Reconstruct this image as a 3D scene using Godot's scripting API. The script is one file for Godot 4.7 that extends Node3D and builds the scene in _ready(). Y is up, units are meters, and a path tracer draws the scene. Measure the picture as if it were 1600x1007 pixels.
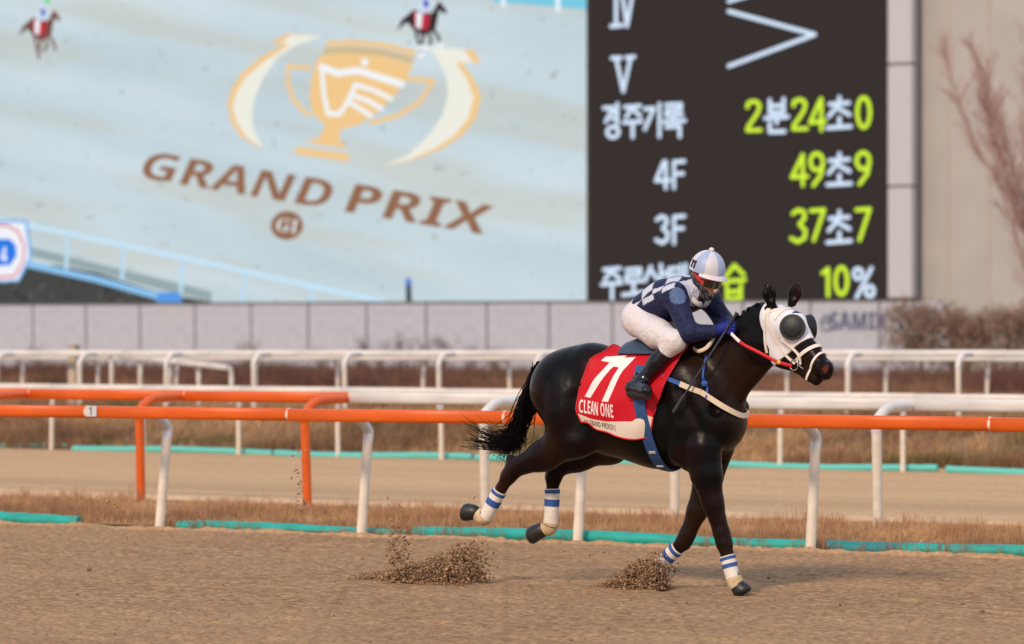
extends Node3D
# A dark racehorse and jockey galloping past running rails, big results screens behind the infield.
# Track frame: local x runs along the track (to the right, towards the camera), y up, local z from the infield towards the camera.
const TH := 0.53407
const HORSE_U := -11.7872
const HORSE_V := 21.66
var CT := cos(TH)
var ST := sin(TH)
var rng := RandomNumberGenerator.new()
var M := {}
var used := {}

# ---------- signed-distance bodies, meshed as surface nets ----------
class Blob:
	var a := PackedFloat32Array()
	var n := 0
	var off := 0.0
	func add(p: Vector3, q: Vector3, ra: float, rb: float, w := 1.0, k := 0.05, sub := 0.0) -> void:
		var iw := 1.0 / w
		var b := Vector3(q.x - p.x, q.y - p.y, (q.z - p.z) * iw)
		a.append_array(PackedFloat32Array([p.x, p.y, p.z, b.x, b.y, b.z, 1.0 / maxf(b.length_squared(), 1e-8), ra, rb - ra, iw, minf(w, 1.0), k, sub, maxf(ra, rb) * maxf(w, 1.0)]))
		n += 1
	func chain(pts: Array, w := 1.0, k := 0.05) -> void:
		for i in pts.size() - 1:
			add(pts[i][0], pts[i + 1][0], pts[i][1], pts[i + 1][1], w, k)
	func ev(x: float, y: float, z: float, ids: PackedInt32Array) -> float:
		var d := 1e3
		for i in ids:
			var o := i * 14
			var px := x - a[o]
			var py := y - a[o + 1]
			var pz := (z - a[o + 2]) * a[o + 9]
			var bx := a[o + 3]
			var by := a[o + 4]
			var bz := a[o + 5]
			var t := clampf((px * bx + py * by + pz * bz) * a[o + 6], 0.0, 1.0)
			px -= t * bx
			py -= t * by
			pz -= t * bz
			var q := (sqrt(px * px + py * py + pz * pz) - a[o + 7] - t * a[o + 8]) * a[o + 10]
			var k := a[o + 11]
			if a[o + 12] > 0.0:
				q = -q
				var h2 := maxf(k - absf(d - q), 0.0)
				d = maxf(d, q) + h2 * h2 * 0.25 / k
			else:
				var h := maxf(k - absf(d - q), 0.0)
				d = minf(d, q) - h * h * 0.25 / k
		return d - off
	# only the pieces that can matter within a block
	func prune(x: float, y: float, z: float, ids: PackedInt32Array, slack: float) -> PackedInt32Array:
		var qs := PackedFloat32Array()
		var best := 1e3
		var one := PackedInt32Array([0])
		for i in ids:
			one[0] = i
			var q := ev(x, y, z, one) if a[i * 14 + 12] == 0.0 else -1e3
			if a[i * 14 + 12] > 0.0:
				var o := i * 14
				var p := Vector3(a[o], a[o + 1], a[o + 2])
				q = -1e3 if Geometry3D.get_closest_point_to_segment(Vector3(x, y, z), p, p + Vector3(a[o + 3], a[o + 4], a[o + 5] / a[o + 9])).distance_to(Vector3(x, y, z)) < a[o + 13] + slack else 1e3
			else: best = minf(best, q)
			qs.append(q)
		var r := PackedInt32Array()
		for k in ids.size():
			if qs[k] < best + slack + a[ids[k] * 14 + 11]: r.append(ids[k])
		return r
	func all() -> PackedInt32Array:
		var r := PackedInt32Array()
		for i in n: r.append(i)
		return r
	func at(p: Vector3) -> float:
		return ev(p.x, p.y, p.z, all())
	func slope(p: Vector3) -> Vector3:
		var e := 0.03
		return Vector3(at(p + Vector3(e, 0, 0)) - at(p - Vector3(e, 0, 0)), at(p + Vector3(0, e, 0)) - at(p - Vector3(0, e, 0)), at(p + Vector3(0, 0, e)) - at(p - Vector3(0, 0, e))).normalized()
	# from a point inside, the first point along dir whose distance is lift
	func march(p: Vector3, dir: Vector3, lift: float) -> Vector3:
		var ids := all()
		var t := 0.0
		var s := 0.03
		while t < 1.2:
			var q := p + dir * (t + s)
			if ev(q.x, q.y, q.z, ids) > lift: break
			t += s
		for i in 6:
			s *= 0.5
			var q := p + dir * (t + s)
			if ev(q.x, q.y, q.z, ids) <= lift: t += s
		return p + dir * t
	# from outside, inwards
	func drop(p: Vector3, dir: Vector3, lift: float) -> Vector3:
		var ids := all()
		var t := 0.0
		for i in 60:
			var q := p + dir * t
			var d := ev(q.x, q.y, q.z, ids) - lift
			if d < 0.001: break
			t += d * 0.8
			if t > 0.9: return Vector3.INF
		return p + dir * t
	func mesh(c: float, planes: Array, tint: Callable) -> ArrayMesh:
		var bs := c * 4.0
		var near := {}
		for i in n:
			if a[i * 14 + 12] > 0.0: continue
			var o := i * 14
			var r := a[o + 13] + off + 0.02 + a[o + 11]
			var p := Vector3(a[o], a[o + 1], a[o + 2])
			var q := p + Vector3(a[o + 3], a[o + 4], a[o + 5] / a[o + 9])
			var lo := ((p.min(q) - Vector3.ONE * r) / bs).floor()
			var hi := ((p.max(q) + Vector3.ONE * r) / bs).floor()
			for x in range(int(lo.x), int(hi.x) + 1):
				for y in range(int(lo.y), int(hi.y) + 1):
					for z in range(int(lo.z), int(hi.z) + 1):
						var key := Vector3i(x, y, z)
						if near.has(key): near[key].append(i)
						else: near[key] = PackedInt32Array([i])
		for i in n:
			if a[i * 14 + 12] > 0.0:
				for key in near: near[key].append(i)
		var verts := PackedVector3Array()
		var norms := PackedVector3Array()
		var cols := PackedColorArray()
		var cellv := {}
		var edges := []
		var f := PackedFloat32Array(); f.resize(125)
		var half := bs * 0.5
		for key: Vector3i in near:
			var ids: PackedInt32Array = near[key]
			var org := Vector3(key) * bs
			var cd := ev(org.x + half, org.y + half, org.z + half, ids)
			for pl: Plane in planes: cd = maxf(cd, pl.distance_to(org + Vector3.ONE * half))
			if absf(cd) > half * 2.2 + 0.01: continue
			ids = prune(org.x + half, org.y + half, org.z + half, ids, bs * 1.75)
			var neg := false
			var pos := false
			for x in 5:
				for y in 5:
					for z in 5:
						var wx := org.x + x * c
						var wy := org.y + y * c
						var wz := org.z + z * c
						var d := ev(wx, wy, wz, ids)
						for pl: Plane in planes: d = maxf(d, pl.normal.x * wx + pl.normal.y * wy + pl.normal.z * wz - pl.d)
						f[x * 25 + y * 5 + z] = d
						if d < 0.0: neg = true
						else: pos = true
			if not (neg and pos): continue
			for x in 4:
				for y in 4:
					for z in 4:
						var b := x * 25 + y * 5 + z
						var f0 := f[b]; var f1 := f[b + 25]; var f2 := f[b + 5]; var f3 := f[b + 30]
						var f4 := f[b + 1]; var f5 := f[b + 26]; var f6 := f[b + 6]; var f7 := f[b + 31]
						var m := int(f0 < 0) + int(f1 < 0) + int(f2 < 0) + int(f3 < 0) + int(f4 < 0) + int(f5 < 0) + int(f6 < 0) + int(f7 < 0)
						if m == 0 or m == 8: continue
						var s := Vector3.ZERO
						var e := 0
						if (f0 < 0) != (f1 < 0): s += Vector3(f0 / (f0 - f1), 0, 0); e += 1
						if (f2 < 0) != (f3 < 0): s += Vector3(f2 / (f2 - f3), 1, 0); e += 1
						if (f4 < 0) != (f5 < 0): s += Vector3(f4 / (f4 - f5), 0, 1); e += 1
						if (f6 < 0) != (f7 < 0): s += Vector3(f6 / (f6 - f7), 1, 1); e += 1
						if (f0 < 0) != (f2 < 0): s += Vector3(0, f0 / (f0 - f2), 0); e += 1
						if (f1 < 0) != (f3 < 0): s += Vector3(1, f1 / (f1 - f3), 0); e += 1
						if (f4 < 0) != (f6 < 0): s += Vector3(0, f4 / (f4 - f6), 1); e += 1
						if (f5 < 0) != (f7 < 0): s += Vector3(1, f5 / (f5 - f7), 1); e += 1
						if (f0 < 0) != (f4 < 0): s += Vector3(0, 0, f0 / (f0 - f4)); e += 1
						if (f1 < 0) != (f5 < 0): s += Vector3(1, 0, f1 / (f1 - f5)); e += 1
						if (f2 < 0) != (f6 < 0): s += Vector3(0, 1, f2 / (f2 - f6)); e += 1
						if (f3 < 0) != (f7 < 0): s += Vector3(1, 1, f3 / (f3 - f7)); e += 1
						var cell := key * 4 + Vector3i(x, y, z)
						var p := (Vector3(cell) + s / e) * c
						cellv[cell] = verts.size()
						verts.append(p)
						var nn := Vector3(f1 + f3 + f5 + f7 - f0 - f2 - f4 - f6, f2 + f3 + f6 + f7 - f0 - f1 - f4 - f5, f4 + f5 + f6 + f7 - f0 - f1 - f2 - f3).normalized()
						norms.append(nn)
						cols.append(tint.call(p, nn))
						if (f0 < 0) != (f1 < 0): edges.append([cell, 0, f0 < 0])
						if (f0 < 0) != (f2 < 0): edges.append([cell, 1, f0 < 0])
						if (f0 < 0) != (f4 < 0): edges.append([cell, 2, f0 < 0])
		var idx := PackedInt32Array()
		var U := [Vector3i(0, 1, 0), Vector3i(0, 0, 1), Vector3i(1, 0, 0)]
		var V := [Vector3i(0, 0, 1), Vector3i(1, 0, 0), Vector3i(0, 1, 0)]
		for ed in edges:
			var cl: Vector3i = ed[0]
			var u: Vector3i = U[ed[1]]
			var v: Vector3i = V[ed[1]]
			if not (cellv.has(cl - u) and cellv.has(cl - v) and cellv.has(cl - u - v)): continue
			var p0: int = cellv[cl]
			var p1: int = cellv[cl - u]
			var p2: int = cellv[cl - u - v]
			var p3: int = cellv[cl - v]
			if ed[2]: idx.append_array(PackedInt32Array([p0, p2, p1, p0, p3, p2]))
			else: idx.append_array(PackedInt32Array([p0, p1, p2, p0, p2, p3]))
		var arr := []
		arr.resize(Mesh.ARRAY_MAX)
		arr[Mesh.ARRAY_VERTEX] = verts
		arr[Mesh.ARRAY_NORMAL] = norms
		arr[Mesh.ARRAY_COLOR] = cols
		arr[Mesh.ARRAY_INDEX] = idx
		var am := ArrayMesh.new()
		am.add_surface_from_arrays(Mesh.PRIMITIVE_TRIANGLES, arr)
		return am

# ---------- naming and placing ----------
func numbered(called: String) -> String:
	used[called] = used.get(called, 0) + 1
	return called if used[called] == 1 else "%s_%03d" % [called, used[called] - 1]
func tr3(u: float, y: float, v: float) -> Vector3:
	return Vector3(u * CT + v * ST, y, u * ST - v * CT)
func meta(o: Node3D, label: String, category: String, group := "", kind := "") -> void:
	if label: o.set_meta("label", label)
	if category: o.set_meta("category", category)
	if group: o.set_meta("group", group)
	if kind: o.set_meta("kind", kind)
func thing(called: String, label: String, category: String, u := 0.0, y := 0.0, v := 0.0, group := "") -> Node3D:
	var o := Node3D.new()
	o.name = numbered(called)
	add_child(o)
	o.position = tr3(u, y, v)
	o.rotation.y = -TH
	meta(o, label, category, group)
	return o
func part(called: String, mesh: Mesh, m: Material, parent: Node3D) -> MeshInstance3D:
	var o := MeshInstance3D.new()
	o.name = called
	o.mesh = mesh
	o.material_override = m
	parent.add_child(o, true)
	return o
func single(called: String, mesh: Mesh, m: Material, u := 0.0, y := 0.0, v := 0.0) -> MeshInstance3D:
	var o := part(numbered(called), mesh, m, self)
	o.position = tr3(u, y, v)
	o.rotation.y = -TH
	return o
func setting(called: String, mesh: Mesh, m: Material, u := 0.0, y := 0.0, v := 0.0) -> MeshInstance3D:
	var o := single(called, mesh, m, u, y, v)
	o.set_meta("kind", "structure")
	return o
func sc(r: float, g: float, b: float) -> Color:
	return Color(r / 255.0, g / 255.0, b / 255.0)
func mat(c: Color, rough := 0.7, vc := false, spec := 0.5) -> StandardMaterial3D:
	var m := StandardMaterial3D.new()
	m.albedo_color = c
	m.roughness = rough
	m.metallic_specular = spec
	m.vertex_color_use_as_albedo = vc
	return m

# ---------- plain shapes ----------
func st_new() -> SurfaceTool:
	var st := SurfaceTool.new()
	st.begin(Mesh.PRIMITIVE_TRIANGLES)
	st.set_smooth_group(-1)
	return st
func quad(st: SurfaceTool, a: Vector3, b: Vector3, c: Vector3, d: Vector3) -> void:
	for p in [a, b, c, a, c, d]: st.add_vertex(p)
func box(st: SurfaceTool, lo: Vector3, hi: Vector3, e := 0.0) -> void:
	# a box with chamfered edges
	var c := (lo + hi) / 2.0
	var h := (hi - lo) / 2.0
	var f := [[Vector3.RIGHT, Vector3.UP, Vector3.BACK], [Vector3.UP, Vector3.BACK, Vector3.RIGHT], [Vector3.BACK, Vector3.RIGHT, Vector3.UP]]
	for ax in f:
		for s in [1.0, -1.0]:
			var n: Vector3 = ax[0] * s
			var u: Vector3 = ax[1] * s
			var v: Vector3 = ax[2]
			var hn := absf(n.dot(h)); var hu := absf(u.dot(h)); var hv := absf(v.dot(h))
			quad(st, c + n * hn - u * (hu - e) - v * (hv - e), c + n * hn - u * (hu - e) + v * (hv - e), c + n * hn + u * (hu - e) + v * (hv - e), c + n * hn + u * (hu - e) - v * (hv - e))
			if e > 0.0:
				for w in [[u, hu, v, hv], [-u, hu, -v, hv]]:
					var o: Vector3 = w[0]; var ho: float = w[1]; var q: Vector3 = w[2]; var hq: float = w[3]
					quad(st, c + n * hn + o * (ho - e) - q * (hq - e), c + n * hn + o * (ho - e) + q * (hq - e), c + n * (hn - e) + o * ho + q * (hq - e), c + n * (hn - e) + o * ho - q * (hq - e))
func flat(st: SurfaceTool) -> ArrayMesh:
	st.generate_normals()
	return st.commit()
# a tube of elliptical section along pts; ratio squeezes the second axis
func tube(st: SurfaceTool, pts: Array, rad: Array, sides := 10, ratio := 1.0, hint := Vector3.UP, col := []) -> void:
	var rings := []
	for i in pts.size():
		var d: Vector3 = (pts[mini(i + 1, pts.size() - 1)] - pts[maxi(i - 1, 0)]).normalized()
		var h := hint if absf(d.dot(hint)) < 0.95 else Vector3(hint.y, hint.z, hint.x)
		var e1 := d.cross(h).normalized()
		var e2 := e1.cross(d)
		var ring := []
		for s in sides:
			var an := TAU * s / sides
			ring.append([pts[i] + (e1 * cos(an) * ratio + e2 * sin(an)) * rad[i], (e1 * cos(an) + e2 * sin(an) * ratio).normalized()])
		rings.append([ring, d])
	for i in pts.size() - 1:
		for s in sides:
			var s2 := (s + 1) % sides
			var q := [rings[i][0][s], rings[i + 1][0][s], rings[i + 1][0][s2], rings[i][0][s2]]
			var ci := [i, i + 1, i + 1, i]
			for k in [0, 2, 1, 0, 3, 2]:
				if col: st.set_color(col[ci[k]])
				st.set_normal(q[k][1])
				st.add_vertex(q[k][0])
	for en in [0, pts.size() - 1]:
		var nn: Vector3 = rings[en][1] * (-1.0 if en == 0 else 1.0)
		for s in sides:
			var s2 := (s + 1) % sides
			var tri := [pts[en], rings[en][0][s][0], rings[en][0][s2][0]]
			if en == 0: tri = [pts[en], rings[en][0][s2][0], rings[en][0][s][0]]
			for p in tri:
				if col: st.set_color(col[en])
				st.set_normal(nn)
				st.add_vertex(p)
func tube_mesh(pts: Array, rad: Array, sides := 10, ratio := 1.0, hint := Vector3.UP, col := []) -> ArrayMesh:
	var st := st_new()
	tube(st, pts, rad, sides, ratio, hint, col)
	return st.commit()
func same(r: float, n: int) -> Array:
	var a := []
	for i in n: a.append(r)
	return a
func curve(pts: Array, per := 6) -> Array:
	var out := []
	for i in pts.size() - 1:
		for k in per:
			var p0: Vector3 = pts[maxi(i - 1, 0)]
			var p3: Vector3 = pts[mini(i + 2, pts.size() - 1)]
			out.append(pts[i].cubic_interpolate(pts[i + 1], p0, p3, float(k) / per))
	out.append(pts[-1])
	return out
# a surface of revolution about an axis: prof holds (along, radius)
func lathe(st: SurfaceTool, o: Vector3, ax: Vector3, prof: Array, sides := 20, col := []) -> void:
	var e1 := ax.cross(Vector3.UP if absf(ax.y) < 0.9 else Vector3.RIGHT).normalized()
	var e2 := ax.cross(e1)
	for i in prof.size() - 1:
		for s in sides:
			var q := []
			for w in [[i, s], [i, s + 1], [i + 1, s + 1], [i + 1, s]]:
				var an: float = TAU * w[1] / sides
				q.append(o + ax * prof[w[0]].x + (e1 * cos(an) + e2 * sin(an)) * prof[w[0]].y)
			if col: st.set_color(col[i])
			quad(st, q[0], q[1], q[2], q[3])
# a ribbon through points with outward directions, w wide across
func ribbon(pts: Array, outs: Array, w: float, thick := 0.006, closed := false) -> ArrayMesh:
	var st := st_new()
	var n := pts.size()
	var cs := []
	for i in n:
		var nx: Vector3 = pts[(i + 1) % n] if closed else pts[mini(i + 1, n - 1)]
		var pv: Vector3 = pts[(i + n - 1) % n] if closed else pts[maxi(i - 1, 0)]
		var d := (nx - pv).normalized()
		var o: Vector3 = outs[i]
		var side := d.cross(o).normalized() * w * 0.5
		cs.append([pts[i] - side - o * thick, pts[i] - side + o * thick, pts[i] + side + o * thick, pts[i] + side - o * thick])
	for i in (n if closed else n - 1):
		var j := (i + 1) % n
		for k in 4:
			quad(st, cs[i][k], cs[i][(k + 1) % 4], cs[j][(k + 1) % 4], cs[j][k])
	if not closed:
		quad(st, cs[0][3], cs[0][2], cs[0][1], cs[0][0])
		quad(st, cs[n - 1][0], cs[n - 1][1], cs[n - 1][2], cs[n - 1][3])
	return flat(st)
# a band round a body: rays leave centre in the plane of e1 and e2
func band(b: Blob, c: Vector3, e1: Vector3, e2: Vector3, a0: float, a1: float, steps: int, w: float, lift: float, thick := 0.005) -> ArrayMesh:
	var pts := []
	var outs := []
	for i in steps + 1:
		var an := deg_to_rad(lerpf(a0, a1, float(i) / steps))
		var d := e1 * cos(an) + e2 * sin(an)
		pts.append(b.march(c, d, lift))
		outs.append(d)
	return ribbon(pts, outs, w, thick)
func soft_image(w: int, h: int, seed_: int, freq: float, lo: Color, hi: Color, oct := 4) -> Image:
	var fn := FastNoiseLite.new()
	fn.seed = seed_
	fn.frequency = freq
	fn.fractal_octaves = oct
	var g := fn.get_seamless_image(w, h)
	var im := Image.create(w, h, false, Image.FORMAT_RGB8)
	for y in h:
		for x in w:
			im.set_pixel(x, y, lo.lerp(hi, g.get_pixel(x, y).r))
	return im
func tex(im: Image) -> ImageTexture:
	im.generate_mipmaps()
	return ImageTexture.create_from_image(im)
# ---------- flat print on images: polygons, strokes, lettering ----------
func fill(im: Image, pts: Array, c: Color) -> void:
	var y0 := 1e9
	var y1 := -1e9
	for p in pts:
		y0 = minf(y0, p.y)
		y1 = maxf(y1, p.y)
	for y in range(maxi(0, int(floor(y0))), mini(im.get_height() - 1, int(ceil(y1))) + 1):
		var xs := []
		var yc := y + 0.5
		for i in pts.size():
			var a: Vector2 = pts[i]
			var b: Vector2 = pts[(i + 1) % pts.size()]
			if (a.y <= yc) != (b.y <= yc): xs.append(a.x + (yc - a.y) / (b.y - a.y) * (b.x - a.x))
		xs.sort()
		for k in range(0, xs.size() - 1, 2):
			var xa := int(round(xs[k]))
			var xb := int(round(xs[k + 1]))
			if xb > xa: im.fill_rect(Rect2i(xa, y, xb - xa, 1), c)
func disc(im: Image, p: Vector2, rx: float, ry: float, c: Color) -> void:
	var pts := []
	for i in 20: pts.append(p + Vector2(cos(TAU * i / 20) * rx, sin(TAU * i / 20) * ry))
	fill(im, pts, c)
func stroke(im: Image, pts: Array, w: float, c: Color) -> void:
	for i in pts.size():
		disc(im, pts[i], w * 0.5, w * 0.5, c)
		if i + 1 < pts.size():
			var n: Vector2 = (pts[i + 1] - pts[i]).normalized().orthogonal() * w * 0.5
			fill(im, [pts[i] + n, pts[i + 1] + n, pts[i + 1] - n, pts[i] - n], c)
func letters(s: String, face: String, weight: int) -> Array:
	var f := SystemFont.new()
	f.font_names = PackedStringArray([face])
	f.font_weight = weight
	var tm := TextMesh.new()
	tm.font = f
	tm.text = s
	tm.font_size = 64
	tm.pixel_size = 1.0 / 64.0
	tm.depth = 0.0
	tm.curve_step = 2.0
	var ar := tm.get_mesh_arrays()
	var v: PackedVector3Array = ar[Mesh.ARRAY_VERTEX]
	var nn: PackedVector3Array = ar[Mesh.ARRAY_NORMAL]
	var ix: PackedInt32Array = ar[Mesh.ARRAY_INDEX]
	var lo := Vector2(1e9, 1e9)
	var hi := -lo
	for p in v:
		lo = lo.min(Vector2(p.x, p.y))
		hi = hi.max(Vector2(p.x, p.y))
	var out := []
	for i in range(0, ix.size(), 3):
		if nn[ix[i]].z < 0.5: continue
		var t := []
		for k in 3: t.append((Vector2(v[ix[i + k]].x, v[ix[i + k]].y) - lo) / (hi - lo))
		out.append(t)
	return out   # triangles in a unit box, y up
func print_text(im: Image, s: String, o: Vector2, right: Vector2, up: Vector2, c: Color, face := "Droid Sans", weight := 700) -> void:
	for t in letters(s, face, weight):
		fill(im, [o + right * t[0].x + up * t[0].y, o + right * t[1].x + up * t[1].y, o + right * t[2].x + up * t[2].y], c)

# fine folds and grain as a normal map
func relief(m: StandardMaterial3D, seed_: int, freq: float, scale_: float, amount: float) -> StandardMaterial3D:
	var fn := FastNoiseLite.new()
	fn.seed = seed_
	fn.frequency = freq
	fn.fractal_octaves = 4
	fn.domain_warp_enabled = true
	fn.domain_warp_amplitude = 20.0
	var im := fn.get_seamless_image(256, 256)
	im.convert(Image.FORMAT_RGBA8)
	im.bump_map_to_normal_map(6.0)
	m.normal_enabled = true
	m.normal_texture = tex(im)
	m.normal_scale = amount
	m.uv1_triplanar = true
	m.uv1_scale = Vector3.ONE * scale_
	return m

func _ready() -> void:
	rng.seed = 11
	# --- camera, sky, sun, exposure ---
	var cam := Camera3D.new()
	cam.name = "camera"
	add_child(cam)
	cam.position = Vector3(0, 1.79, 0)
	cam.rotation.x = 0.00205
	cam.near = 0.5
	cam.far = 2500.0
	var ca := CameraAttributesPhysical.new()
	ca.frustum_focal_length = 133.46
	ca.frustum_focus_distance = 24.0
	ca.frustum_near = 0.5
	ca.frustum_far = 2500.0
	ca.exposure_aperture = 2.3
	cam.attributes = ca
	cam.current = true
	var env := Environment.new()
	env.background_mode = Environment.BG_SKY
	var sm := ProceduralSkyMaterial.new()
	sm.sky_top_color = Color(0.62, 0.68, 0.78)
	sm.sky_horizon_color = Color(0.86, 0.85, 0.85)
	sm.sky_curve = 0.25
	sm.ground_bottom_color = Color(0.35, 0.30, 0.26)
	sm.ground_horizon_color = Color(0.6, 0.55, 0.5)
	sm.sun_angle_max = 2.0
	var sky := Sky.new()
	sky.sky_material = sm
	env.sky = sky
	env.tonemap_mode = Environment.TONE_MAPPER_LINEAR
	env.tonemap_exposure = 1.5
	env.sdfgi_enabled = true
	env.ssao_enabled = true
	env.ssil_enabled = true
	var we := WorldEnvironment.new()
	we.name = "environment"
	we.environment = env
	add_child(we)
	var sun := DirectionalLight3D.new()
	sun.name = "sun"
	add_child(sun)
	sun.rotation = Vector3(deg_to_rad(-36), deg_to_rad(-27), 0)
	sun.light_energy = 0.55
	sun.light_angular_distance = 10.0
	sun.light_color = Color(1.0, 0.91, 0.81)
	sun.shadow_enabled = true
	materials()
	ground()
	far_side()
	rails()
	screens()
	grasses()
	horse()
	jockey()
	sprays()

func materials() -> void:
	M.orange = mat(sc(226, 92, 8), 0.45)
	M.white = mat(sc(226, 218, 212), 0.45)
	M.cream = mat(sc(226, 212, 194), 0.5)
	M.grey_white = mat(sc(205, 203, 202), 0.45)
	for k in [["orange", sc(210, 84, 2), sc(232, 100, 10)], ["white", sc(206, 198, 190), sc(234, 228, 222)], ["cream", sc(208, 194, 174), sc(234, 220, 202)]]:
		M[k[0]].albedo_color = Color.WHITE
		M[k[0]].albedo_texture = tex(soft_image(256, 256, 40, 0.012, k[1], k[2], 5))
		M[k[0]].uv1_triplanar = true
		M[k[0]].uv1_scale = Vector3(0.7, 2.5, 2.5)
	M.seam = mat(sc(235, 200, 180), 0.6)
	M.teal = mat(Color.WHITE, 0.5)
	M.teal.albedo_texture = tex(soft_image(256, 256, 47, 0.02, sc(40, 136, 124), sc(22, 182, 168), 5))
	M.teal.uv1_triplanar = true
	M.teal.uv1_scale = Vector3(0.6, 2.0, 2.0)
	M.teal_pale = mat(sc(95, 190, 178), 0.55)
	M.teal_dark = mat(sc(24, 128, 132), 0.55)
	M.blade = mat(Color.WHITE, 0.85, true, 0.2)
	M.blade.backlight_enabled = true
	M.blade.backlight = Color(0.25, 0.22, 0.16)
	M.clod = mat(Color.WHITE, 0.95, true, 0.15)

func dirt_mat(lo: Color, hi: Color, sc_: float, seed_: int) -> StandardMaterial3D:
	var m := mat(Color.WHITE, 0.95, true, 0.2)
	m.albedo_texture = tex(soft_image(512, 512, seed_, 0.03, lo, hi, 5))
	m.uv1_triplanar = true
	m.uv1_world_triplanar = true
	m.uv1_scale = Vector3.ONE * sc_
	return m

# a grid sheet over u0..u1, v0..v1; h and tint give height and colour at (u, v); positions are local to tr3(0,0,0)
func sheet(u0: float, u1: float, v0: float, v1: float, nu: int, nv: int, h: Callable, tint: Callable) -> ArrayMesh:
	var vs := PackedVector3Array()
	var ns := PackedVector3Array()
	var cs := PackedColorArray()
	var ix := PackedInt32Array()
	var du := (u1 - u0) / nu
	var dv := (v1 - v0) / nv
	var hs := PackedFloat32Array()
	for j in nv + 1:
		for i in nu + 1:
			hs.append(h.call(u0 + i * du, v0 + j * dv))
	for j in nv + 1:
		for i in nu + 1:
			var u := u0 + i * du
			var v := v0 + j * dv
			vs.append(Vector3(u, hs[j * (nu + 1) + i], -v))
			var gx := (hs[j * (nu + 1) + mini(i + 1, nu)] - hs[j * (nu + 1) + maxi(i - 1, 0)]) / (2.0 * du)
			var gz := (hs[mini(j + 1, nv) * (nu + 1) + i] - hs[maxi(j - 1, 0) * (nu + 1) + i]) / (2.0 * dv)
			ns.append(Vector3(-gx, 1.0, gz).normalized())
			cs.append(tint.call(u, v))
			if i < nu and j < nv:
				var a := j * (nu + 1) + i
				ix.append_array(PackedInt32Array([a, a + nu + 1, a + nu + 2, a, a + nu + 2, a + 1]))
	var arr := []
	arr.resize(Mesh.ARRAY_MAX)
	arr[Mesh.ARRAY_VERTEX] = vs
	arr[Mesh.ARRAY_NORMAL] = ns
	arr[Mesh.ARRAY_COLOR] = cs
	arr[Mesh.ARRAY_INDEX] = ix
	var am := ArrayMesh.new()
	am.add_surface_from_arrays(Mesh.PRIMITIVE_TRIANGLES, arr)
	return am

func bank_h(v: float) -> float:
	return 0.5 * smoothstep(42.5, 45.0, v)

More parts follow.
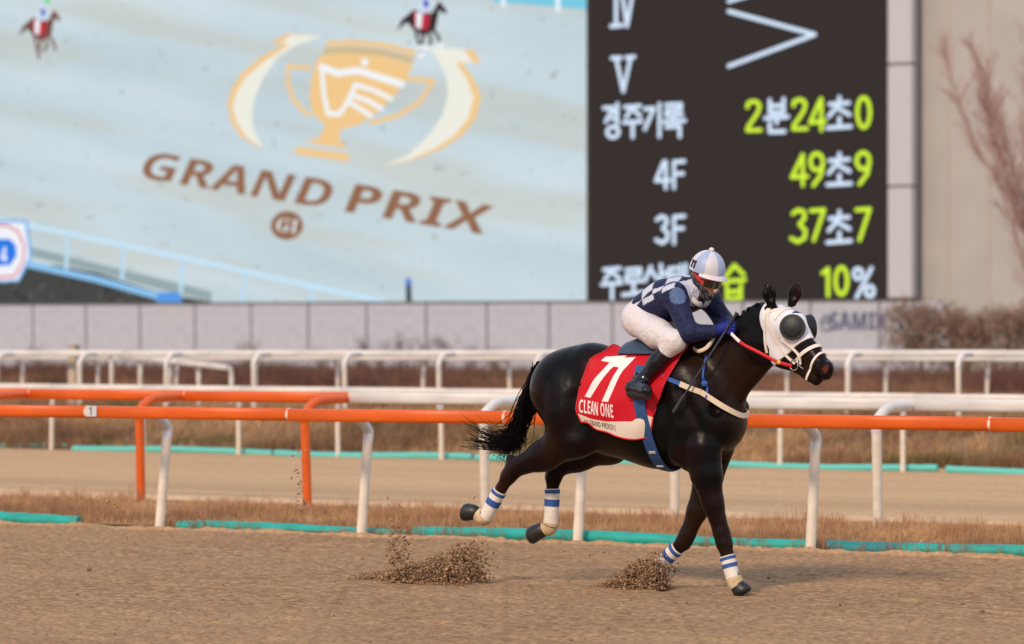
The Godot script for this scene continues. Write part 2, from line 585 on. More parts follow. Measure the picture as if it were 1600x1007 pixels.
func ground() -> void:
	var n1 := FastNoiseLite.new()
	n1.seed = 3
	n1.frequency = 1.6
	n1.fractal_octaves = 4
	n1.fractal_gain = 0.6
	var n2 := FastNoiseLite.new()
	n2.seed = 8
	n2.frequency = 0.35
	var n3 := FastNoiseLite.new()
	n3.seed = 5
	n3.frequency = 6.0
	n3.fractal_octaves = 2
	var n4 := FastNoiseLite.new()
	n4.seed = 12
	n4.noise_type = FastNoiseLite.TYPE_CELLULAR
	n4.cellular_return_type = FastNoiseLite.RETURN_DISTANCE
	n4.frequency = 1.3
	# the front track: harrowed dirt, raked along its length, crumbly lip under the rail
	var h := func(u: float, v: float) -> float:
		var a := n1.get_noise_2d(u * 0.55, v * 1.5)
		var pit := smoothstep(-0.72, -0.98, n4.get_noise_2d(u, v * 1.2)) * clampf(0.5 + 2.0 * n2.get_noise_2d(u * 0.7 + 9.0, v * 0.7), 0.0, 1.0)
		var c := maxf(0.0, n3.get_noise_2d(u * 0.8, v * 1.4) - 0.12)
		var lip := maxf(0.0, 1.0 - absf(v - 25.98 - 0.06 * n1.get_noise_2d(u * 0.6, 7.0)) / 0.10)
		var rim := smoothstep(15.0, 14.0, v) + smoothstep(-24.2, -25.0, u) + smoothstep(-6.0, -5.0, u)
		return -0.06 * rim - 0.03 * pit + a * 0.022 + c * 0.02 * (0.5 + n2.get_noise_2d(u, v)) + lip * (0.03 + 0.03 * n1.get_noise_2d(u * 2.0, 3.0))
	var t := func(u: float, v: float) -> Color:
		var a := 0.5 + 0.5 * n2.get_noise_2d(u * 0.5, v * 2.2)
		var b := 0.5 + 0.5 * n1.get_noise_2d(u * 0.35 + 40.0, v * 1.2)
		var c := Color(0.60, 0.585, 0.58).lerp(Color(0.84, 0.83, 0.82), clampf(a * 0.6 + b * 0.5, 0, 1))
		c = c.lerp(Color(0.46, 0.40, 0.36), clampf((n3.get_noise_2d(u * 0.8, v * 1.4) - 0.16) * 3.5, 0.0, 0.75) * clampf(0.55 + 1.4 * n2.get_noise_2d(u * 0.8, v * 0.8), 0.0, 1.0))
		if absf(v - 25.99) < 0.09: c = c.lerp(Color(1.0, 0.97, 0.94), 0.7)
		return c
	M.dirt = relief(dirt_mat(sc(158, 124, 90), sc(224, 183, 141), 0.9, 21), 22, 0.05, 0.9, 1.0)
	M.dirt.uv1_world_triplanar = true
	setting("dirt_track", sheet(-25, -5, 14.0, 26.25, 640, 400, h, t), M.dirt)
	var plain := func(_u: float, _v: float) -> float: return -0.03
	var white := func(_u: float, _v: float) -> Color: return Color(0.76, 0.75, 0.74)
	setting("ground", sheet(-700, 500, -120, 900, 8, 8, func(_u: float, _v: float) -> float: return -0.09, white), M.dirt)
	setting("dirt_track_margin", sheet(-90, 60, 2.0, 30.0, 4, 4, plain, white), M.dirt)
	# grass strip between the two rails
	var strip := dirt_mat(sc(140, 106, 74), sc(220, 176, 128), 1.7, 33)
	setting("grass_verge", sheet(-60, 20, 26.2, 30.2, 160, 16, func(u: float, v: float) -> float: return 0.012 + 0.02 * n1.get_noise_2d(u, v), white), strip)
	# the inner track: paler sand in long raked bands
	var rt := func(u: float, v: float) -> Color:
		var w := v + 0.5 * n2.get_noise_2d(u * 0.12, 3.0)
		var s := 0.5 + 0.5 * n2.get_noise_2d(u * 0.10, w * 3.0)
		var c := Color(0.62, 0.60, 0.585).lerp(Color(0.80, 0.785, 0.77), s)
		c = c.lerp(Color(0.98, 0.97, 0.98), smoothstep(32.2, 31.2, w) * 0.9)
		c = c.lerp(Color(0.58, 0.565, 0.56), 0.7 * smoothstep(1.1, 0.3, absf(w - 33.3)))
		return c
	var rh := func(u: float, v: float) -> float: return 0.012 * n1.get_noise_2d(u * 0.4, v * 1.5)
	setting("inner_track", sheet(-60, 10, 29.9, 42.6, 500, 150, rh, rt), dirt_mat(sc(210, 170, 126), sc(240, 203, 160), 0.6, 44))
	# the grassed bank and infield
	var bt := func(u: float, v: float) -> Color:
		var a := 0.5 + 0.5 * n2.get_noise_2d(u * 0.4, v * 0.7)
		var b := 0.5 + 0.5 * n1.get_noise_2d(u * 0.5, v * 0.5)
		return Color(0.52, 0.34, 0.20).lerp(Color(0.30, 0.19, 0.12), a).lerp(Color(0.16, 0.15, 0.05), maxf(0.0, b - 0.62) * 2.0)
	var bm := dirt_mat(sc(170, 165, 160), sc(255, 255, 250), 0.8, 55)
	setting("infield", sheet(-150, 40, 42.4, 130.0, 300, 160, func(u: float, v: float) -> float: return bank_h(v) + 0.05 * n1.get_noise_2d(u * 0.5, v * 0.5) * smoothstep(42.4, 44.0, v) - 0.02, bt), bm)

# ---------- rails ----------
# posts: list of (u, v); the rail runs beside them, out metres towards the camera (negative: away), its middle at heights y0..y1 along the posts
func running_rail(called: String, label: String, posts: Array, base_y: float, out: float, ya: Vector2, yb: Vector2, rail_h: float, post_r: float, paint: Callable, lean: float, split: float) -> Node3D:
	var o := thing(called, label, "running rail", posts[0].x, base_y, posts[0].y)
	var p0: Vector2 = posts[0]
	var np := posts.size()
	# sections of rail between joints a little way before each post
	var rail_at := func(u: float) -> Vector3:
		var k := 0
		while k < np - 2 and posts[k + 1].x < u: k += 1
		var f: float = (u - posts[k].x) / (posts[k + 1].x - posts[k].x)
		var v := lerpf(posts[k].y, posts[k + 1].y, f)
		return Vector3(u - p0.x, lerpf(ya.y, yb.y, (u - ya.x) / (yb.x - ya.x)) - base_y, -(v - p0.y) + out)
	for k in np - 1:
		var sp: float = posts[k + 1].x - posts[k].x
		var ua: float = posts[k].x + split
		var ub: float = ua + sp
		if k == np - 2: ub = posts[k + 1].x
		var st := st_new()
		st.set_smooth_group(0)
		var a: Vector3 = rail_at.call(ua + 0.006)
		var b: Vector3 = rail_at.call(ub - 0.006)
		a.y += rng.randf_range(-0.004, 0.004)
		var prof := []
		for i in 12:   # a flattened D section
			var an := TAU * (i + 0.5) / 12.0
			prof.append(Vector2(clampf(cos(an) * 1.25, -1, 1) * rail_h * 0.36, clampf(sin(an) * 1.25, -1, 1) * rail_h * 0.5))
		for i in 12:
			var q: Vector2 = prof[i]
			var r: Vector2 = prof[(i + 1) % 12]
			quad(st, a + Vector3(0, q.y, q.x), a + Vector3(0, r.y, r.x), b + Vector3(0, r.y, r.x), b + Vector3(0, q.y, q.x))
			quad(st, a + Vector3(0, 0, 0), a + Vector3(0, r.y, r.x), a + Vector3(0, q.y, q.x), a)
			quad(st, b + Vector3(0, 0, 0), b + Vector3(0, q.y, q.x), b + Vector3(0, r.y, r.x), b)
		part("rail_section", flat(st), paint.call((ua + ub) * 0.5, 0), o)
		if rail_h > 0.085:
			var bandst := st_new()
			tube(bandst, [b + Vector3(-0.006, 0, 0), b + Vector3(0.018, 0, 0)], [rail_h * 0.525, rail_h * 0.525], 16, 0.74, Vector3.UP)
			part("joint_band", bandst.commit(), M.seam if paint.call(ub, 0) == M.orange else M.grey_white, o)
	for k in np:
		var u: float = posts[k].x
		var top: Vector3 = rail_at.call(u)
		var base := Vector3(u - p0.x, -0.03, -(posts[k].y - p0.y))
		var e := -signf(out) * lean
		var jit := rng.randf_range(-0.015, 0.015)
		var knee := base + Vector3(jit, top.y - 0.24 + 0.03, e)
		var post := tube_mesh([base, base.lerp(knee, 0.5), knee], same(post_r, 3), 12, 0.86, Vector3.BACK)
		part("post", post, paint.call(u, 1), o)
		var arm := curve([knee - Vector3(0, 0.01, 0), knee + Vector3(0, 0.10, 0), Vector3(knee.x, top.y - 0.03, lerpf(knee.z, top.z, 0.28)), Vector3(top.x, top.y - 0.015, lerpf(knee.z, top.z, 0.62)), top + Vector3(0, -0.01, -signf(out) * rail_h * 0.3)], 5)
		part("arm", tube_mesh(arm, same(post_r * 0.93, arm.size()), 12, 1.0, Vector3.RIGHT), paint.call(u, 2), o)
	return o

func rails() -> void:
	var posts := []
	for k in range(-4, 9): posts.append(Vector2(-19.07 + 2.155 * k, 26.03))
	var all_orange := func(_u: float, kind: int) -> Material: return M.orange if kind == 0 else (M.cream if kind == 1 else M.grey_white)
	var r1 := running_rail("running_rail", "orange running rail on cream gooseneck posts beside the front dirt track", posts, 0.0, 0.62, Vector2(-20.233, 1.058), Vector2(-10.614, 1.067), 0.108, 0.048, all_orange, 0.11, -0.33)
	# small white distance plate with the figure 1
	var pl: Vector2 = Vector2(-19.32, 1.066)
	var st := st_new()
	box(st, Vector3(pl.x + 19.07 + 4 * 2.155 - 0.058, pl.y - 0.047, 0.66), Vector3(pl.x + 19.07 + 4 * 2.155 + 0.058, pl.y + 0.047, 0.675), 0.002)
	var plate := part("number_plate", flat(st), M.grey_white, r1)
	var tm := text_mesh("1", 0.075, 0.002, "Droid Sans", 400)
	var one := part("figure", tm, mat(sc(70, 66, 66), 0.6), plate)
	one.position = Vector3(pl.x + 19.07 + 4 * 2.155, pl.y, 0.677)
	posts = []
	for k in range(-4, 8):
		var u := -21.8 + 2.09 * k
		posts.append(Vector2(u, 29.45 - 0.038 * (u + 21.8)))
	var lim: float = Vector2(-19.675, 1.118).x
	var half := func(u: float, kind: int) -> Material: return (M.orange if u < lim else (M.white if kind == 0 else M.cream if kind == 1 else M.white))
	running_rail("running_rail", "second running rail, orange at one end and white beyond, backing onto the grass strip", posts, 0.0, -0.72, Vector2(-23.928, 1.104), Vector2(-12.346, 1.105), 0.112, 0.05, half, 0.03, lim - (-21.8 + 2.09 * 2))
	posts = []
	for k in range(-3, 16):
		var u := -33.04 + 1.79 * k
		posts.append(Vector2(u, 42.4 - 0.075 * (u + 33.04)))
	var all_white := func(_u: float, kind: int) -> Material: return M.cream if kind == 1 else M.white
	running_rail("running_rail", "low white running rail on thin posts at the foot of the grass bank", posts, 0.0, 0.5, Vector2(-33.604, 0.945), Vector2(-16.875, 0.955), 0.085, 0.038, all_white, 0.0, 0.4)
	posts = []
	for k in range(-6, 14): posts.append(Vector2(-29.52 + 1.66 * k, 45.0))
	running_rail("running_rail", "white running rail on the bank with hooped arms bending towards the wall", posts, 0.48, -0.45, Vector2(-36.452, 1.404), Vector2(-18.798, 1.464), 0.095, 0.043, all_white, 0.0, 0.5)
	posts = []
	for k in range(-7, 14): posts.append(Vector2(-31.9 + 1.70 * k, 51.0))
	running_rail("running_rail", "thinner white running rail farther back on the infield, before the brown weeds", posts, 0.48, 0.4, Vector2(-40.582, 1.285), Vector2(-20.928, 1.345), 0.085, 0.038, all_white, 0.0, 0.3)
	# a short gate rail that joins the two at a slant, and the stout gate post
	posts = []
	for k in 5: posts.append(Vector2(-36.6 + 1.0 * k, 48.6 - 0.55 * k))
	running_rail("gate_rail", "short slanting white gate rail between the two infield rails", posts, 0.48, 0.1, Vector2(-37.22, 1.4), Vector2(-32.972, 1.203), 0.09, 0.042, all_white, 0.0, 0.4)
	var g: Vector2 = Vector2(-35.237, 1.186)
	var gp := thing("gate_post", "stout beige wooden gate post standing above the white rails", "post", g.x, 0.46, 45.8)
	st = st_new()
	box(st, Vector3(-0.075, 0, -0.075), Vector3(0.075, 1.06, 0.075), 0.012)
	part("shaft", flat(st), mat(sc(190, 172, 152), 0.8), gp)
	st = st_new()
	box(st, Vector3(-0.085, 1.06, -0.085), Vector3(0.085, 1.085, 0.085), 0.01)
	part("cap", flat(st), mat(sc(178, 160, 140), 0.8), gp)
	# teal drain pipes lying along the track edges
	for s in [[-24.0, -20.1, 0], [-19.0, -16.55, 1], [-16.5, -12.66, 2], [-12.56, -11.55, 3], [-11.9, -4.0, 4]]:
		pipe(s[0], s[1], 26.24 + (0.03 if s[2] == 3 else 0.0), 0.058 if s[2] != 3 else 0.061, 0.036 if s[2] != 1 else 0.008, M.teal if s[2] != 3 else M.teal_dark, ["end of a teal drain pipe lying in dry grass, orange post behind", "teal drain pipe half sunk in dry grass between two cream posts", "long bright teal drain pipe along the dirt edge behind the horse", "short dark teal sleeve joining two drain pipes", "bright teal drain pipe running along the dirt edge from the dark sleeve"][s[2]], "drain pipe")
	var last := -40.0
	var k := 0
	while last < -12.0:
		var ln := rng.randf_range(2.0, 3.6)
		pipe(last, last + ln, 42.36 - 0.075 * (last + 33.0), 0.05, 0.03, M.teal_pale, "pale teal drain pipe at the foot of the grass bank", "drain pipe", "pale drain pipes along the inner track")
		last += ln + rng.randf_range(0.05, 0.5)
		k += 1

func pipe(u0: float, u1: float, v: float, r: float, y: float, m: Material, label: String, cat: String, group := "") -> void:
	var pts := []
	var rad := []
	var n := int((u1 - u0) / 0.12) + 2
	var ph := rng.randf() * 9.0
	for i in n + 1:
		var u := lerpf(u0, u1, float(i) / n)
		pts.append(Vector3(u - u0, y + 0.012 * sin(u * 1.7 + ph) + rng.randf_range(-0.003, 0.003), 0.03 * sin(u * 0.9 + ph)))
		rad.append(r * (1.0 + rng.randf_range(-0.03, 0.03)))
	var o := single("drain_pipe", tube_mesh(pts, rad, 14), m, u0, 0.0, v)
	meta(o, label, cat, group)

func text_mesh(s: String, height: float, depth: float, face: String, weight: int) -> Mesh:
	var f := SystemFont.new()
	f.font_names = PackedStringArray([face])
	f.font_weight = weight
	var tm := TextMesh.new()
	tm.font = f
	tm.text = s
	tm.font_size = 64
	tm.pixel_size = height / 46.0
	tm.depth = depth
	return tm

# ---------- grass ----------
func tuft(blades: int, h: float, spread: float, w: float, seed_: int) -> ArrayMesh:
	var r := RandomNumberGenerator.new()
	r.seed = seed_
	var st := st_new()
	for i in blades:
		var an := r.randf() * TAU
		var b := Vector3(cos(an), 0, sin(an)) * r.randf() * spread
		var bend := Vector3(cos(an + r.randf_range(-1, 1)), 0, sin(an + r.randf_range(-1, 1))) * h * r.randf_range(0.1, 0.6)
		var hh := h * r.randf_range(0.5, 1.1)
		var sd := Vector3(-sin(an * 3.0), 0, cos(an * 3.0)) * w
		var m := b + Vector3(0, hh * 0.6, 0) + bend * 0.4
		var t := b + Vector3(0, hh, 0) + bend
		var g := r.randf_range(0.75, 1.2)
		st.set_color(Color(g, g * r.randf_range(0.9, 1.0), g * r.randf_range(0.8, 1.0)))
		quad(st, b - sd, m - sd * 0.7, m + sd * 0.7, b + sd)
		for p in [m - sd * 0.7, t, m + sd * 0.7]: st.add_vertex(p)
	return flat(st)
func strew(called: String, label: String, cat: String, mesh: Mesh, m: Material, places: Array) -> void:
	var mm := MultiMesh.new()
	mm.transform_format = MultiMesh.TRANSFORM_3D
	mm.use_colors = true
	mm.mesh = mesh
	mm.instance_count = places.size()
	for i in places.size():
		mm.set_instance_transform(i, places[i][0])
		mm.set_instance_color(i, places[i][1])
	var o := MultiMeshInstance3D.new()
	o.name = numbered(called)
	o.multimesh = mm
	o.material_override = m
	add_child(o)
	meta(o, label, cat, "", "stuff")
func spot(u: float, y: float, v: float, s: float, sy: float) -> Transform3D:
	return Transform3D(Basis(Vector3.UP, rng.randf() * TAU) * Basis.from_scale(Vector3(s, s * sy, s)), tr3(u, y, v))

func grasses() -> void:
	var n := FastNoiseLite.new()
	n.seed = 17
	n.frequency = 0.5
	n.fractal_octaves = 3
	var small := tuft(11, 0.13, 0.06, 0.0022, 1)
	var pl := []
	while pl.size() < 15000:
		var u := rng.randf_range(-24.0, -7.0)
		var v := 26.12 + 3.4 * rng.randf()
		var a := n.get_noise_2d(u * 1.3, v * 1.3)
		# thin in front of the pipe, thick behind it, bare towards the inner track
		if v < 26.34 and (u > -16.4 and a < 0.12 or u < -19.6 and a < -0.1): continue
		if a < -0.22 and rng.randf() < 0.75: continue
		if v > 28.7 and rng.randf() < 0.6: continue
		var c := Color(0.66, 0.42, 0.23).lerp(Color(0.48, 0.27, 0.15), clampf(0.5 + a * 1.4, 0, 1)).lerp(Color(0.34, 0.19, 0.11), 0.7 if v < 26.34 else 0.0)
		pl.append([spot(u, 0.0, v, rng.randf_range(0.6, 1.25) * (0.75 if v < 26.34 else 1.0), 0.8 + 1.1 * a), c])
	strew("verge_grass", "dry straw-coloured grass on the strip between the orange and white rails", "grass", small, M.blade, pl)
	var mid := tuft(10, 0.22, 0.12, 0.006, 2)
	pl = []
	while pl.size() < 22000:
		var u := rng.randf_range(-44.0, -12.0)
		var v := 42.5 + 17.0 * pow(rng.randf(), 1.6)
		var a := n.get_noise_2d(u * 0.5, v * 0.9)
		var b := n.get_noise_2d(u * 0.7 + 60.0, v * 0.7)
		var c := Color(0.60, 0.38, 0.21).lerp(Color(0.30, 0.175, 0.105), clampf(0.45 + a * 1.8, 0, 1)).lerp(Color(0.13, 0.13, 0.04), clampf((b - 0.25) * 3.0, 0, 0.8))
		pl.append([spot(u, bank_h(v) - 0.02, v, rng.randf_range(0.6, 1.3), 0.9 + 0.6 * a), c])
	strew("bank_grass", "dry brown grass covering the bank behind the low white rail", "grass", mid, M.blade, pl)
	var tall := tuft(16, 0.55, 0.25, 0.008, 3)
	pl = []
	while pl.size() < 14000:
		var u := rng.randf_range(-56.0, -18.0)
		var v := rng.randf_range(60.0, 74.0)
		var a := n.get_noise_2d(u * 0.45, v * 0.5)
		var b := n.get_noise_2d(u * 0.5 + 90.0, v * 0.4)
		var c := Color(0.36, 0.20, 0.13).lerp(Color(0.17, 0.085, 0.07), clampf(0.5 + a * 2.0, 0, 1)).lerp(Color(0.12, 0.12, 0.04), clampf((b - 0.2) * 2.5, 0, 0.8))
		pl.append([spot(u, 0.46, v, rng.randf_range(0.6, 1.15), 0.95 + 0.5 * a), c])
	strew("infield_weeds", "dark reddish brown dead weeds growing across the infield", "weeds", tall, M.blade, pl)

func sprays() -> void:
	# lumps of dirt thrown up by the hooves
	var st := st_new()
	var r := RandomNumberGenerator.new()
	r.seed = 5
	var sp := SphereMesh.new()
	sp.radius = 1.0
	sp.height = 2.0
	sp.radial_segments = 7
	sp.rings = 4
	var fn := FastNoiseLite.new()
	fn.frequency = 0.9
	st.create_from(sp, 0)
	var md := MeshDataTool.new()
	md.create_from_surface(st.commit(), 0)
	for i in md.get_vertex_count():
		var p := md.get_vertex(i)
		md.set_vertex(i, p * (1.0 + 0.7 * fn.get_noise_3dv(p * 1.6)))
	var am := ArrayMesh.new()
	md.commit_to_surface(am)
	st = st_new()
	st.create_from(am, 0)
	st.generate_normals()
	var lump := st.commit()
	# each burst: wedges from a to b with heights ha to hb, thickness, count
	var clouds := [
		["dirt_spray", "dense burst of brown dirt lumps hanging over the track behind the hind hooves", [[Vector3(-1.235, -0.0135, 0.1), Vector3(-1.89, -0.0283, 0.1), 0.29, 0.11, 0.17, 8600], [Vector3(-1.809, 0.0019, 0.1), Vector3(-2.243, -0.0044, 0.1), 0.09, 0.04, 0.14, 1200], [Vector3(-1.809, 0.0156, 0.1), Vector3(-1.993, 0.0091, 0.1), 0.28, 0.40, 0.07, 620], [Vector3(-1.906, 0.2173, 0.1), Vector3(-1.993, 0.2146, 0.1), 0.28, 0.33, 0.05, 110]]],
		["dirt_spray", "cone of dirt lumps bursting from the ground under a front hoof", [[Vector3(0.1528, -0.0073, -0.05), Vector3(-0.0875, -0.0251, -0.05), 0.24, 0.17, 0.15, 5000], [Vector3(-0.0674, -0.0244, -0.05), Vector3(-0.3811, -0.0361, -0.05), 0.17, 0.02, 0.15, 3600]]],
		["dirt_crumbs", "thin scatter of dirt crumbs in the air beside the orange posts", [[Vector3(-2.763, 0.4642, 0), Vector3(-2.852, 0.4619, 0), 0.5, 0.5, 0.05, 70], [Vector3(-4.456, 0.4204, 0), Vector3(-4.726, 0.4134, 0), 0.15, 0.1, 0.1, 30], [Vector3(-1.311, 0.5922, 0), Vector3(-1.375, 0.5907, 0), 0.04, 0.04, 0.05, 9]]]]
	for c in clouds:
		var pl := []
		for g in c[2]:
			for i in g[5]:
				var f := r.randf()
				var hh: float = lerpf(g[2], g[3], f) * (0.85 + 0.35 * sin(f * 31.0 + 2.0 * sin(f * 11.0)))
				var p: Vector3 = g[0].lerp(g[1], f) + Vector3(r.randfn(0, 0.015), hh * pow(r.randf(), 1.25), r.randfn(0, 0.5) * g[4])
				p.y = maxf(p.y, 0.004)
				var s := 0.0025 + 0.007 * pow(r.randf(), 2.5)
				var g2 := r.randf_range(0.55, 1.15)
				var b := Basis.from_euler(Vector3(r.randf() * 6.0, r.randf() * 6.0, r.randf() * 6.0)) * Basis.from_scale(Vector3(s * r.randf_range(0.7, 1.8), s, s * r.randf_range(0.7, 1.3)))
				pl.append([Transform3D(b, tr3(HORSE_U + p.x, p.y, HORSE_V - p.z)), Color(0.42 * g2, 0.255 * g2, 0.145 * g2)])
		strew(c[0], c[1], "dirt", lump, M.clod, pl)
	var pl := []
	for i in 500:
		var u := r.randf_range(-22.0, -6.0)
		var v := 15.0 + 10.7 * r.randf()
		var s := 0.003 + 0.011 * pow(r.randf(), 4.0)
		var g2 := r.randf_range(0.7, 1.1)
		pl.append([Transform3D(Basis.from_euler(Vector3(r.randf() * 6.0, r.randf() * 6.0, 0)) * Basis.from_scale(Vector3(s * 1.5, s, s)), tr3(u, 0.006, v)), Color(0.27 * g2, 0.165 * g2, 0.10 * g2)])
	strew("dirt_crumbs", "loose crumbs of dirt lying on the front track", "dirt", lump, M.clod, pl)

